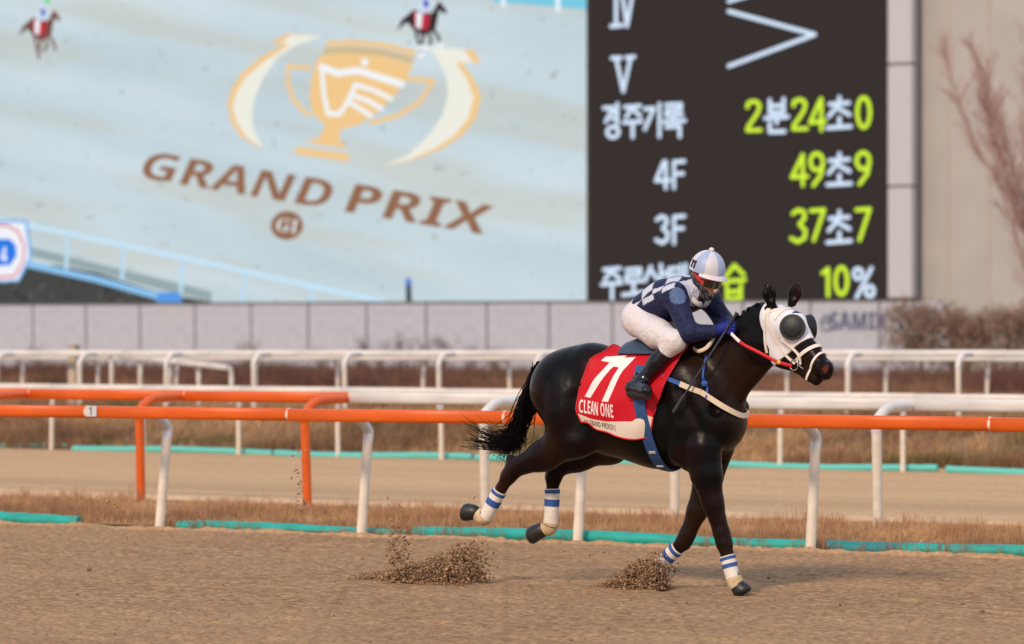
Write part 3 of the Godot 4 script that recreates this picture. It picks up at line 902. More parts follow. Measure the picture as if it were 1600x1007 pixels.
# ---------- the far side: wall, screens, building, hedge, tree ----------
const INK := [
	["w", -48.65, 11.43, -48.65, 10.30],
	["w", -48.81, 10.31, -48.45, 10.32],
	["w", -48.49, 11.42, -48.30, 10.29],
	["w", -48.08, 11.40, -48.30, 10.29],
	["w", -48.65, 9.41, -48.42, 8.47],
	["w", -48.18, 9.41, -48.42, 8.47],
	["w", -48.78, 9.41, -48.50, 9.41],
	["w", -48.32, 9.41, -48.07, 9.42],
	["w", -45.10, 10.56, -42.48, 9.81, -45.10, 9.05],
	["w", -45.10, 10.84, -42.48, 11.40],
	["w", -49.04, 8.02, -48.75, 8.02, -48.98, 7.63],
	["w", -48.61, 8.12, -48.61, 7.54],
	["w", -48.78, 7.89, -48.61, 7.89],
	["w", -48.78, 7.72, -48.61, 7.72],
	["w", -48.56, 7.33, -48.58, 7.27, -48.63, 7.22, -48.71, 7.19, -48.79, 7.19, -48.87, 7.22, -48.92, 7.28, -48.94, 7.34, -48.92, 7.40, -48.87, 7.45, -48.79, 7.48, -48.71, 7.48, -48.63, 7.44, -48.58, 7.39, -48.56, 7.33],
	["w", -48.37, 8.02, -47.88, 8.04],
	["w", -48.11, 8.02, -48.33, 7.74],
	["w", -48.11, 7.96, -47.88, 7.76],
	["w", -48.41, 7.59, -47.83, 7.61],
	["w", -48.12, 7.60, -48.12, 7.18],
	["w", -47.73, 7.95, -47.44, 7.96, -47.73, 7.39],
	["w", -47.27, 8.08, -47.27, 7.17],
	["w", -47.07, 8.04, -46.59, 8.05, -46.59, 7.90, -47.05, 7.89, -47.05, 7.74, -46.56, 7.76],
	["w", -46.83, 7.72, -46.83, 7.59],
	["w", -47.13, 7.57, -46.47, 7.59],
	["w", -47.05, 7.43, -46.63, 7.44, -46.63, 7.15],
	["w", -43.84, 8.07, -43.84, 7.72, -43.42, 7.73, -43.42, 8.09],
	["w", -43.84, 7.91, -43.42, 7.91],
	["w", -43.98, 7.58, -43.29, 7.60],
	["w", -43.63, 7.58, -43.63, 7.44],
	["w", -43.84, 7.44, -43.84, 7.20, -43.39, 7.20],
	["w", -41.74, 8.08, -41.74, 7.95],
	["w", -42.03, 7.90, -41.46, 7.92],
	["w", -41.74, 7.90, -42.06, 7.57],
	["w", -41.73, 7.76, -41.44, 7.60],
	["w", -41.74, 7.52, -41.74, 7.31],
	["w", -42.10, 7.26, -41.40, 7.28],
	["y", -44.53, 7.90, -44.50, 8.01, -44.36, 8.06, -44.21, 8.02, -44.15, 7.92, -44.20, 7.75, -44.36, 7.54, -44.51, 7.35, -44.53, 7.26, -44.12, 7.26],
	["y", -43.12, 7.90, -43.10, 8.01, -42.96, 8.06, -42.81, 8.02, -42.76, 7.92, -42.80, 7.76, -42.96, 7.54, -43.11, 7.36, -43.12, 7.26, -42.72, 7.26],
	["y", -42.30, 8.05, -42.62, 7.42, -42.17, 7.44],
	["y", -42.28, 8.05, -42.28, 7.21],
	["y", -40.83, 7.64, -40.85, 7.47, -40.90, 7.33, -40.98, 7.25, -41.06, 7.25, -41.14, 7.33, -41.19, 7.48, -41.21, 7.65, -41.19, 7.83, -41.14, 7.97, -41.06, 8.04, -40.98, 8.04, -40.90, 7.96, -40.85, 7.82, -40.83, 7.64],
	["w", -47.13, 6.46, -47.38, 5.94, -46.95, 5.94],
	["w", -47.07, 6.46, -47.07, 5.73],
	["w", -46.81, 6.45, -46.81, 5.73],
	["w", -46.81, 6.45, -46.49, 6.46],
	["w", -46.81, 6.11, -46.53, 6.12],
	["w", -47.35, 4.85, -47.22, 4.94, -47.07, 4.90, -47.03, 4.76, -47.16, 4.61, -47.00, 4.47, -47.03, 4.29, -47.19, 4.20, -47.37, 4.29],
	["w", -46.81, 4.92, -46.81, 4.19],
	["w", -46.81, 4.92, -46.49, 4.94],
	["w", -46.81, 4.59, -46.53, 4.60],
	["w", -41.74, 6.55, -41.74, 6.41],
	["w", -42.03, 6.37, -41.46, 6.39],
	["w", -41.74, 6.36, -42.06, 6.03],
	["w", -41.73, 6.22, -41.44, 6.07],
	["w", -41.74, 5.98, -41.74, 5.77],
	["w", -42.10, 5.72, -41.40, 5.74],
	["w", -41.74, 4.99, -41.74, 4.85],
	["w", -42.03, 4.80, -41.46, 4.83],
	["w", -41.74, 4.80, -42.06, 4.47],
	["w", -41.73, 4.66, -41.44, 4.51],
	["w", -41.74, 4.42, -41.74, 4.21],
	["w", -42.10, 4.15, -41.40, 4.19],
	["w", -49.04, 3.47, -48.53, 3.51],
	["w", -48.78, 3.47, -49.01, 3.19],
	["w", -48.77, 3.41, -48.53, 3.21],
	["w", -49.10, 3.06, -48.48, 3.10],
	["w", -48.78, 3.08, -48.78, 2.65],
	["w", -48.33, 3.46, -47.88, 3.49, -47.88, 3.33, -48.32, 3.30, -48.32, 3.13, -47.83, 3.16],
	["w", -48.09, 3.13, -48.09, 2.85],
	["w", -48.43, 2.76, -47.73, 2.83],
	["w", -47.54, 3.54, -47.73, 3.15],
	["w", -47.52, 3.43, -47.35, 3.21],
	["w", -47.22, 3.59, -47.22, 3.07],
	["w", -47.22, 3.34, -47.08, 3.35],
	["w", -47.24, 2.84, -47.25, 2.78, -47.30, 2.74, -47.37, 2.71, -47.45, 2.71, -47.52, 2.74, -47.57, 2.79, -47.59, 2.84, -47.57, 2.90, -47.52, 2.95, -47.45, 2.97, -47.37, 2.97, -47.30, 2.95, -47.25, 2.90, -47.24, 2.84],
	["w", -46.97, 3.48, -46.74, 3.50],
	["w", -46.97, 3.48, -46.97, 3.12, -46.71, 3.15],
	["w", -46.97, 3.30, -46.74, 3.32],
	["w", -46.61, 3.56, -46.61, 2.86],
	["w", -46.45, 3.59, -46.45, 2.81],
	["w", -46.61, 3.23, -46.45, 3.24],
	["w", -41.06, 3.29, -41.07, 3.23, -41.11, 3.19, -41.16, 3.16, -41.21, 3.16, -41.26, 3.19, -41.30, 3.24, -41.31, 3.30, -41.30, 3.36, -41.26, 3.41, -41.21, 3.43, -41.16, 3.43, -41.11, 3.40, -41.07, 3.36, -41.06, 3.29],
	["w", -40.72, 2.82, -40.73, 2.76, -40.76, 2.71, -40.81, 2.69, -40.87, 2.69, -40.92, 2.72, -40.95, 2.76, -40.96, 2.82, -40.95, 2.89, -40.92, 2.93, -40.87, 2.96, -40.81, 2.96, -40.76, 2.93, -40.73, 2.88, -40.72, 2.82],
	["w", -40.79, 3.44, -41.23, 2.66],
	["y", -42.84, 6.55, -43.17, 5.95, -42.70, 5.96],
	["y", -42.84, 6.55, -42.84, 5.72],
	["y", -42.23, 6.34, -42.25, 6.24, -42.30, 6.17, -42.38, 6.12, -42.46, 6.13, -42.54, 6.17, -42.59, 6.25, -42.61, 6.35, -42.59, 6.45, -42.54, 6.53, -42.46, 6.57, -42.38, 6.57, -42.30, 6.52, -42.25, 6.44, -42.23, 6.34],
	["y", -42.23, 6.32, -42.29, 5.99, -42.52, 5.71],
	["y", -40.85, 6.34, -40.86, 6.24, -40.92, 6.16, -40.99, 6.12, -41.08, 6.12, -41.15, 6.17, -41.21, 6.25, -41.23, 6.35, -41.21, 6.44, -41.15, 6.52, -41.08, 6.56, -40.99, 6.56, -40.92, 6.52, -40.86, 6.44, -40.85, 6.34],
	["y", -40.85, 6.31, -40.91, 5.99, -41.14, 5.72],
	["y", -43.14, 4.95, -42.99, 5.05, -42.81, 5.00, -42.78, 4.83, -42.94, 4.66, -42.76, 4.49, -42.78, 4.29, -42.99, 4.18, -43.19, 4.28],
	["y", -42.60, 5.02, -42.20, 5.04, -42.51, 4.22],
	["y", -41.23, 5.02, -40.84, 5.04, -41.14, 4.21],
	["y", -44.93, 3.56, -45.19, 3.26],
	["y", -44.93, 3.56, -44.64, 3.30],
	["y", -45.29, 3.11, -44.61, 3.16],
	["y", -45.16, 3.00, -45.16, 2.63, -44.73, 2.66, -44.73, 3.02],
	["y", -45.16, 2.82, -44.73, 2.85],
	["y", -42.24, 3.32, -42.08, 3.44, -42.08, 2.71],
	["y", -41.50, 3.11, -41.52, 2.95, -41.57, 2.82, -41.64, 2.75, -41.72, 2.75, -41.79, 2.82, -41.84, 2.95, -41.86, 3.11, -41.84, 3.27, -41.79, 3.40, -41.72, 3.47, -41.64, 3.47, -41.57, 3.40, -41.52, 3.27, -41.50, 3.11]]
func far_side() -> void:
	var wall := thing("panel_wall", "long pale grey panelled wall under the big screens", "wall", -72.0, 0.45, 88.0)
	var pm := mat(Color.WHITE, 0.6)
	pm.albedo_texture = tex(soft_image(256, 256, 71, 0.02, sc(172, 174, 184), sc(188, 190, 199), 4))
	pm.uv1_triplanar = true
	pm.uv1_scale = Vector3.ONE * 0.6
	var st := st_new()
	box(st, Vector3(-16.0, 0, -0.25), Vector3(32.0, 2.08, -0.05))
	part("backing", flat(st), mat(sc(118, 108, 102), 0.8), wall)
	st = st_new()
	box(st, Vector3(0.025, 0.0, -0.05), Vector3(2.025, 2.085, 0.03), 0.012)
	var panel := flat(st)
	for k in range(-7, 16):
		var o := part("panel", panel, pm, wall)
		o.position = Vector3(0.67 + 2.052 * k, 0.0, rng.randf_range(-0.006, 0.006))
	st = st_new()
	box(st, Vector3(-16.0, 2.085, -0.3), Vector3(32.0, 2.13, 0.06), 0.01)
	part("coping", flat(st), mat(sc(120, 118, 120), 0.6), wall)
	# the maker's name on the wall
	var s0: Vector2 = Vector2(-42.334, 1.825)
	var lg := st_new()
	for q in [[0.0, 0.19, 0.0], [0.0, 0.11, 0.12]]:
		var ring := []
		for i in 25: ring.append(Vector3(cos(TAU * i / 24) * q[1] * 0.8, q[2] + sin(TAU * i / 24) * q[1], 0))
		tube(lg, ring, same(0.022, 25), 6)
	var blue := mat(sc(92, 98, 128), 0.6)
	var em := part("emblem", lg.commit(), blue, wall)
	em.position = Vector3(s0.x + 72.2, Vector2(-42.257, 1.998).y - 0.45 - 0.06, 0.04)
	var nm := part("lettering", text_mesh("SAMIK", 0.46, 0.03, "Droid Sans", 700), blue, wall)
	nm.position = Vector3(Vector2(-41.169, 2.014).x + 72.0, Vector2(-41.169, 2.014).y - 0.45, 0.05)
	nm.scale.x = 0.86
	# white pier beside the results board, in three lengths
	var pier := thing("screen_pier", "white panelled pier beside the dark results board", "pier", Vector2(-40.319, 3.767).x, 2.6, 88.0)
	var py := [0.0, Vector2(-40.075, 5.619).y - 2.6, Vector2(-40.075, 8.898).y - 2.6, 12.5]
	for i in 3:
		st = st_new()
		box(st, Vector3(0.03, py[i] + 0.03, -0.3), Vector3(0.74, py[i + 1] - 0.03, 0.05), 0.02)
		part("panel", flat(st), mat(sc(190, 188, 192), 0.55), pier)
	st = st_new()
	box(st, Vector3(0.05, 0.0, -0.28), Vector3(0.72, 12.4, 0.0))
	part("core", flat(st), mat(sc(120, 106, 102), 0.8), pier)
	# the grey-brown building behind
	var bl := thing("clad_building", "tall grey brown metal-clad building behind the hedge", "building", Vector2(-40.394, 2.396).x, 0.4, 88.7)
	var cm := mat(Color.WHITE, 0.5)
	cm.albedo_texture = tex(soft_image(256, 256, 72, 0.01, sc(172, 166, 160), sc(182, 175, 168), 3))
	cm.uv1_triplanar = true
	cm.uv1_scale = Vector3.ONE * 0.2
	var xs := [-4.0]
	for x in [Vector2(-38.837, 5.48).x, Vector2(-37.673, 5.457).x]: xs.append(x - Vector2(-40.394, 2.396).x)
	xs.append(xs[2] + 1.45)
	for i in 8: xs.append(xs[-1] + 1.45)
	for i in xs.size() - 1:
		st = st_new()
		box(st, Vector3(xs[i] + 0.012, 0, -0.1), Vector3(xs[i + 1] - 0.012, 15.0, 0.0), 0.012)
		part("cladding_panel", flat(st), cm, bl)
		st = st_new()
		box(st, Vector3(xs[i + 1] - 0.025, 0, 0.004), Vector3(xs[i + 1] + 0.025, 15.0, 0.02), 0.005)
		part("seam_strip", flat(st), mat(sc(186, 172, 160), 0.5), bl)
	st = st_new()
	box(st, Vector3(-4.0, 0, -8.0), Vector3(xs[-1], 14.9, -0.11))
	part("core", flat(st), mat(sc(120, 108, 100), 0.8), bl)
	st = st_new()
	box(st, Vector3(-4.0, 15.0, -8.1), Vector3(xs[-1] + 0.1, 15.3, 0.12), 0.03)
	part("parapet", flat(st), mat(sc(150, 140, 132), 0.6), bl)
	hedge()
	tree()
	# bare twiggy plants in front of the wall
	for p in [[60, 0.5], [430, 0.6], [560, 0.5], [620, 0.75], [655, 0.6], [690, 0.8], [722, 0.7], [760, 0.75], [800, 0.55], [835, 0.5]]:
		var st2 := st_new()
		var hgt: float = p[1] * 1.25
		for i in 26:
			var an := rng.randf() * TAU
			var tip := Vector3(cos(an) * rng.randf() * 0.55, hgt * rng.randf_range(0.6, 1.25), sin(an) * rng.randf() * 0.4)
			var mid := tip * 0.5 + Vector3(rng.randf_range(-0.1, 0.1), 0.1, rng.randf_range(-0.1, 0.1))
			tube(st2, [Vector3(cos(an) * 0.04, 0, sin(an) * 0.04), mid, tip], [0.009, 0.007, 0.003], 4)
			for k in 4:
				var f := rng.randf_range(0.4, 0.95)
				var q := mid.lerp(tip, f)
				tube(st2, [q, q + Vector3(rng.randf_range(-0.2, 0.2), rng.randf_range(0.08, 0.25), rng.randf_range(-0.15, 0.15))], [0.005, 0.002], 3)
		var uv := wall_point(p[0])
		var o := single("bare_shrub", st2.commit(), mat(sc(104, 82, 78), 0.9), uv, 0.46, 84.5)
		meta(o, "low bare twiggy shrub against the foot of the panelled wall", "shrub", "bare shrubs along the wall")
func wall_point(px: float) -> float:
	return lerpf(-67.6, -35.0, px / 1600.0)

func hedge() -> void:
	var o := thing("hedge", "dense brown leafless hedge in front of the clad building", "hedge", Vector2(-37.798, 1.709).x, 0.45, 83.0)
	var st := st_new()
	var leaf := st_new()
	for i in 2600:
		var p := Vector3(rng.randf_range(0.0, 12.5), rng.randf_range(0.0, 1.0), rng.randf_range(-0.9, 0.9))
		var top := 1.95 + 0.16 * sin(p.x * 2.1) + 0.1 * sin(p.x * 5.3)
		p.y = top * sqrt(p.y) * (1.0 - 0.15 * absf(p.z)) - 0.05
		var d := Vector3(rng.randf_range(-0.22, 0.22), rng.randf_range(0.05, 0.3), rng.randf_range(-0.22, 0.22))
		tube(st, [p - d, p, p + d], [0.013, 0.01, 0.004], 4)
		for k in 9:
			var q := p + Vector3(rng.randf_range(-0.2, 0.2), rng.randf_range(-0.2, 0.2), rng.randf_range(-0.2, 0.2))
			var a := Vector3(rng.randf_range(-1, 1), rng.randf_range(-1, 1), rng.randf_range(-1, 1)).normalized() * 0.045
			var b := a.cross(Vector3(rng.randf_range(-1, 1), 1, 0.3)).normalized() * 0.028
			var g := rng.randf_range(0.6, 1.3)
			leaf.set_color(Color(0.30, 0.185, 0.13) * g)
			quad(leaf, q - a, q + b, q + a, q - b)
	part("twigs", st.commit(), mat(sc(134, 106, 88), 0.9), o)
	part("dead_leaves", flat(leaf), M.blade, o).set_meta("kind", "stuff")
	for i in 9:
		var b := Vector3(0.6 + i * 1.35, -0.05, rng.randf_range(-0.2, 0.2))
		part("stem", tube_mesh([b, b + Vector3(0.05, 0.6, 0), b + Vector3(rng.randf_range(-0.2, 0.2), 1.5, 0)], [0.05, 0.04, 0.02], 6), mat(sc(84, 66, 56), 0.9), o)

func tree() -> void:
	var base: Vector2 = Vector2(-32.305, 1.105)
	var o := thing("bare_tree", "bare reddish twigged tree before the clad building", "tree", base.x, 0.45, 80.0)
	var trunk := st_new()
	var limbs := st_new()
	var twigs := st_new()
	tube(trunk, [Vector3(0, -0.05, 0), Vector3(-0.05, 1.2, 0.05), Vector3(0.05, 2.6, 0)], [0.14, 0.11, 0.085], 9)
	for i in 17:
		var h := 0.9 + 0.13 * i
		var an := i * 2.4 + 0.5
		var p := Vector3(0, h, 0)
		var d := Vector3(cos(an), 1.5 + rng.randf() * 1.0, sin(an)).normalized()
		var pts := [p]
		var ln := rng.randf_range(0.75, 1.0)
		for k in 7:
			pts.append(pts[-1] + d * ln)
			d = (d + Vector3(rng.randf_range(-0.14, 0.14), 0.12, rng.randf_range(-0.14, 0.14))).normalized()
		var rad := []
		for k in 8: rad.append(0.032 * (1.0 - k / 8.6))
		tube(limbs, pts, rad, 6)
		for k in range(1, 8):
			for j in 13:
				var q: Vector3 = pts[k] + (pts[k - 1] - pts[k]) * rng.randf()
				var e := (d + Vector3(rng.randf_range(-1.1, 1.1), rng.randf_range(-0.1, 0.9), rng.randf_range(-1.1, 1.1))).normalized()
				var m := q + e * rng.randf_range(0.35, 0.75)
				tube(twigs, [q, m], [0.008, 0.004], 4)
				for z in 7:
					var s := q.lerp(m, rng.randf_range(0.3, 1.0))
					var t := s + (e + Vector3(rng.randf_range(-0.9, 0.9), rng.randf_range(-0.3, 0.9), rng.randf_range(-0.9, 0.9))).normalized() * rng.randf_range(0.12, 0.38)
					tube(twigs, [s, t], [0.0045, 0.0025], 3)
	part("trunk", trunk.commit(), mat(sc(108, 84, 76), 0.9), o)
	part("limbs", limbs.commit(), mat(sc(160, 128, 118), 0.9), o)
	part("crown", twigs.commit(), mat(sc(180, 138, 126), 0.9), o).set_meta("kind", "stuff")

var vo := Vector2.ZERO
var vs := 1.0
func vp(u: float, y: float) -> Vector2:
	return Vector2(u - vo.x, vo.y - y) * vs
func vl(a: Array) -> Array:
	var r := []
	for p in a: r.append(vp(p.x, p.y))
	return r
func screen_panel(o: Node3D, lo: Vector2, hi: Vector2, im: Image, glow: float) -> void:
	var w := hi.x - lo.x
	var h := hi.y - lo.y
	var st := st_new()
	box(st, Vector3(-0.06, -0.05, -0.5), Vector3(w + 0.06, h + 0.06, -0.02), 0.02)
	part("cabinet", flat(st), mat(sc(70, 62, 60), 0.6), o)
	st = st_new()
	st.set_normal(Vector3.BACK)
	for q in [[0, 0], [0, 1], [1, 1], [0, 0], [1, 1], [1, 0]]:
		st.set_uv(Vector2(q[0], 1.0 - q[1]))
		st.add_vertex(Vector3(w * q[0], h * q[1], 0.0))
	var m := mat(sc(24, 22, 22), 0.9, false, 0.1)
	m.emission_enabled = true
	m.emission_texture = tex(im)
	m.emission = Color.BLACK
	m.emission_energy_multiplier = glow
	part("display", st.commit(), m, o)

func screens() -> void:
	# --- results board ---
	var lo: Vector2 = Vector2(Vector2(-49.53, 2.547).x, 2.6)
	var hi: Vector2 = Vector2(Vector2(-40.357, 2.512).x, 15.2)
	vs = 1000.0 / (hi.x - lo.x)
	vo = Vector2(lo.x, hi.y)
	var im := Image.create(1000, int((hi.y - lo.y) * vs), false, Image.FORMAT_RGB8)
	im.fill(sc(48, 42, 40))
	for s in INK:
		var pts := []
		for i in range(1, s.size(), 2): pts.append(vp(s[i], s[i + 1]))
		stroke(im, pts, 0.125 * vs, sc(190, 212, 245) if s[0] == "w" else sc(190, 226, 50))
		stroke(im, pts, 0.085 * vs, sc(222, 238, 255) if s[0] == "w" else sc(216, 250, 62))
	var board := thing("results_board", "dark electronic results board with white and yellow figures", "screen", lo.x, lo.y, 88.0)
	screen_panel(board, lo, hi, im, 0.67)
	# --- video screen ---
	lo = Vector2(Vector2(-49.53, 2.547).x - 30.0, 2.6)
	hi = Vector2(Vector2(-49.53, 2.547).x - 0.07, 15.2)
	vs = 1900.0 / (hi.x - lo.x)
	vo = Vector2(lo.x, hi.y)
	var hh := int((hi.y - lo.y) * vs)
	var fn := FastNoiseLite.new()
	fn.seed = 4
	fn.frequency = 0.02
	fn.fractal_octaves = 3
	var fs := FastNoiseLite.new()
	fs.seed = 14
	fs.frequency = 0.11
	var sm := Image.create(380, 160, false, Image.FORMAT_RGB8)
	for y in 160:
		for x in 380:
			var a := 0.5 + 0.5 * fn.get_noise_2d(x * 0.25 + y * 0.2, y * 1.6 - x * 0.35)
			var b := fs.get_noise_2d(x * 1.0, y * 1.5)
			var c := sc(184, 203, 211).lerp(sc(212, 226, 232), a)
			c = c.lerp(sc(196, 194, 180), clampf(0.05 + fn.get_noise_2d(x * 0.22 + y * 0.15 + 300.0, y * 2.2 - x * 0.4) * 0.9, 0.0, 0.4))
			if b > 0.45: c = c.lerp(sc(160, 170, 166), minf(0.7, (b - 0.45) * 3.0))
			sm.set_pixel(x, y, c)
	sm.resize(1900, hh, Image.INTERPOLATE_CUBIC)
	im = sm
	var k := vs
	var gold := sc(240, 200, 140)
	var cream := sc(236, 236, 224)
	# the fence and foreground of the picture on the screen
	fill(im, vl([Vector2(-78.441, 3.339), Vector2(-69.444, 3.833), Vector2(-68.323, 3.764), Vector2(-66.846, 3.535), Vector2(-64.428, 2.895), Vector2(-62.533, 2.635), Vector2(-62.533, 2.539), Vector2(-78.441, 2.596)]), sc(66, 68, 66))
	for i in 60:
		var q := vp(lo.x + 3.0 + rng.randf() * 12.0, 2.6 + rng.randf() * 0.7)
		disc(im, q, rng.randf_range(2, 8), rng.randf_range(3, 9), sc(80, 84, 80) if i % 2 else sc(50, 50, 50))
	fill(im, vl([Vector2(-69.444, 4.369), Vector2(-62.533, 2.943), Vector2(-62.533, 2.654), Vector2(-64.428, 3.011), Vector2(-67.336, 3.656), Vector2(-69.444, 4.071)]), sc(150, 168, 172))
	stroke(im, vl([Vector2(-78.441, 6.231), Vector2(-69.444, 5.024), Vector2(-62.533, 3.769), Vector2(-56.377, 2.611)]), 0.16 * k, sc(196, 228, 248))
	for q in [[Vector2(-67.952, 4.726), Vector2(-68.001, 3.662)], [Vector2(-65.824, 4.307), Vector2(-65.872, 3.351)], [Vector2(-63.595, 3.856), Vector2(-63.666, 2.949)], [Vector2(-61.318, 3.413), Vector2(-61.411, 2.631)], [Vector2(-58.909, 2.904), Vector2(-58.954, 2.602)]]:
		stroke(im, vl(q), 0.15 * k, sc(186, 218, 240))
	stroke(im, vl([Vector2(-69.57, 3.835), Vector2(-66.846, 3.339), Vector2(-64.428, 2.779)]), 0.2 * k, sc(140, 196, 240))
	fill(im, vl([Vector2(-64.5, 2.934), Vector2(-63.713, 2.93), Vector2(-63.571, 2.601), Vector2(-64.596, 2.605)]), sc(84, 152, 226))
	fill(im, vl([Vector2(-72.106, 5.204), Vector2(-69.52, 5.203), Vector2(-69.344, 4.07), Vector2(-69.821, 3.28), Vector2(-72.106, 3.216)]), sc(120, 176, 238))
	fill(im, vl([Vector2(-72.106, 5.123), Vector2(-69.62, 5.126), Vector2(-69.444, 4.071), Vector2(-69.896, 3.341), Vector2(-72.106, 3.276)]), sc(238, 242, 248))
	stroke(im, vl([Vector2(-72.106, 5.083), Vector2(-70.324, 5.037), Vector2(-69.871, 4.831), Vector2(-69.645, 4.391), Vector2(-69.67, 3.915), Vector2(-70.022, 3.461), Vector2(-72.106, 3.356)]), 0.06 * k, sc(220, 60, 80))
	fill(im, vl([Vector2(-72.106, 4.641), Vector2(-70.224, 4.617), Vector2(-69.972, 4.415), Vector2(-69.946, 4.077), Vector2(-70.198, 3.801), Vector2(-72.106, 3.798)]), sc(30, 120, 230))
	print_text(im, "4", vp(Vector2(-70.577, 3.884).x, Vector2(-70.577, 3.884).y), Vector2(0.26 * k, 0), Vector2(0, -0.5 * k), Color.WHITE)
	stroke(im, vl([Vector2(-55.539, 3.09), Vector2(-55.517, 2.589)]), 0.18 * k, sc(50, 56, 64))
	disc(im, vp(Vector2(-55.539, 3.183).x, Vector2(-55.539, 3.183).y), 0.1 * k, 0.12 * k, sc(70, 120, 210))
	fill(im, vl([Vector2(-52.681, 11.442), Vector2(-49.323, 11.281), Vector2(-49.323, 10.777), Vector2(-50.988, 10.979), Vector2(-52.681, 11.185)]), sc(120, 200, 226))
	for q in [[Vector2(-52.319, 11.461), Vector2(-52.319, 11.077)], [Vector2(-50.527, 11.375), Vector2(-50.527, 10.849)]]: stroke(im, vl(q), 0.16 * k, sc(226, 240, 248))
	# the laurel horns
	fill(im, vl([Vector2(-58.682, 10.466), Vector2(-59.774, 10.568), Vector2(-60.371, 10.327), Vector2(-59.912, 10.233), Vector2(-60.717, 9.922), Vector2(-61.458, 9.435), Vector2(-61.807, 8.969), Vector2(-61.947, 8.552), Vector2(-61.807, 8.012), Vector2(-61.458, 7.543), Vector2(-60.624, 7.158), Vector2(-60.925, 7.624), Vector2(-61.063, 8.104), Vector2(-60.948, 8.73), Vector2(-60.624, 9.31), Vector2(-60.141, 9.862), Vector2(-59.5, 10.197)]), gold)
	fill(im, vl([Vector2(-58.569, 10.442), Vector2(-59.637, 10.525), Vector2(-59.981, 10.311), Vector2(-59.706, 10.224), Vector2(-60.555, 9.802), Vector2(-61.272, 9.333), Vector2(-61.644, 8.849), Vector2(-61.76, 8.432), Vector2(-61.597, 7.967), Vector2(-61.249, 7.537), Vector2(-60.624, 7.177), Vector2(-60.925, 7.624), Vector2(-61.063, 8.104), Vector2(-60.948, 8.73), Vector2(-60.624, 9.31), Vector2(-60.141, 9.862), Vector2(-59.5, 10.197)]), cream)
	fill(im, vl([Vector2(-54.817, 9.971), Vector2(-53.647, 9.832), Vector2(-53.324, 9.837), Vector2(-53.066, 9.423), Vector2(-53.711, 9.485), Vector2(-53.345, 9.03), Vector2(-53.066, 8.469), Vector2(-53.238, 7.869), Vector2(-53.711, 7.368), Vector2(-54.404, 6.999), Vector2(-55.429, 6.71), Vector2(-56.399, 6.565), Vector2(-55.561, 6.861), Vector2(-54.839, 7.417), Vector2(-54.36, 8.013), Vector2(-54.187, 8.617), Vector2(-54.252, 9.118), Vector2(-54.491, 9.533)]), gold)
	fill(im, vl([Vector2(-54.817, 9.971), Vector2(-53.668, 9.851), Vector2(-53.324, 9.47), Vector2(-53.927, 9.493), Vector2(-53.539, 8.982), Vector2(-53.324, 8.459), Vector2(-53.496, 7.877), Vector2(-53.97, 7.393), Vector2(-54.621, 7.041), Vector2(-55.495, 6.73), Vector2(-56.399, 6.584), Vector2(-55.561, 6.861), Vector2(-54.839, 7.417), Vector2(-54.36, 8.013), Vector2(-54.187, 8.617), Vector2(-54.252, 9.118), Vector2(-54.491, 9.533)]), cream)
	# the cup
	fill(im, vl([Vector2(-58.388, 10.284), Vector2(-57.4, 10.281), Vector2(-56.288, 10.142), Vector2(-55.254, 9.877), Vector2(-55.32, 9.731), Vector2(-56.288, 9.993), Vector2(-57.4, 10.131), Vector2(-58.434, 10.135)]), gold)
	fill(im, vl([Vector2(-58.434, 10.097), Vector2(-57.4, 10.093), Vector2(-56.288, 9.955), Vector2(-55.32, 9.694), Vector2(-55.407, 9.531), Vector2(-56.598, 9.8), Vector2(-57.758, 9.92), Vector2(-58.524, 9.894)]), sc(206, 184, 146))
	fill(im, vl([Vector2(-58.569, 9.877), Vector2(-57.758, 9.92), Vector2(-56.598, 9.8), Vector2(-55.385, 9.511), Vector2(-55.561, 9.165), Vector2(-55.935, 8.676), Vector2(-56.532, 8.173), Vector2(-57.266, 7.784), Vector2(-57.893, 7.671), Vector2(-57.938, 7.39), Vector2(-57.669, 7.101), Vector2(-59.136, 7.328), Vector2(-58.637, 7.466), Vector2(-58.434, 7.818), Vector2(-58.886, 8.152), Vector2(-59, 8.666), Vector2(-58.909, 9.286), Vector2(-58.728, 9.751)]), gold)
	fill(im, vl([Vector2(-59.432, 7.204), Vector2(-57.579, 6.949), Vector2(-57.646, 6.725), Vector2(-59.523, 6.998)]), gold)
	stroke(im, vl([Vector2(-59, 9.516), Vector2(-59.752, 9.6), Vector2(-59.774, 9.165), Vector2(-59.569, 8.59), Vector2(-59.022, 8.119)]), 0.14 * k, gold)
	stroke(im, vl([Vector2(-55.561, 9.072), Vector2(-54.686, 8.985), Vector2(-55.145, 8.39), Vector2(-55.935, 8.006), Vector2(-56.843, 7.847)]), 0.14 * k, gold)
	var wh := sc(240, 246, 250)
	stroke(im, vl([Vector2(-58.569, 9.537), Vector2(-58.479, 8.705), Vector2(-58.343, 8.154), Vector2(-57.938, 8.123), Vector2(-57.736, 8.361), Vector2(-57.445, 8.82), Vector2(-57.4, 8.969)]), 0.15 * k, wh)
	stroke(im, vl([Vector2(-58.569, 9.537), Vector2(-58.005, 9.328), Vector2(-57.266, 9.376), Vector2(-56.643, 9.185), Vector2(-55.759, 8.93)]), 0.2 * k, wh)
	for q in [[Vector2(-57.4, 8.969), Vector2(-56.776, 8.798), Vector2(-56.133, 8.515)], [Vector2(-57.512, 8.673), Vector2(-56.954, 8.486), Vector2(-56.465, 8.246)], [Vector2(-57.646, 8.489), Vector2(-57.266, 8.29), Vector2(-56.843, 8.052)]]: stroke(im, vl(q), 0.14 * k, wh)
	disc(im, vp(Vector2(-57.043, 9.611).x, Vector2(-57.043, 9.611).y), 0.13 * k, 0.11 * k, wh)
	# its name
	var br := sc(146, 104, 78)
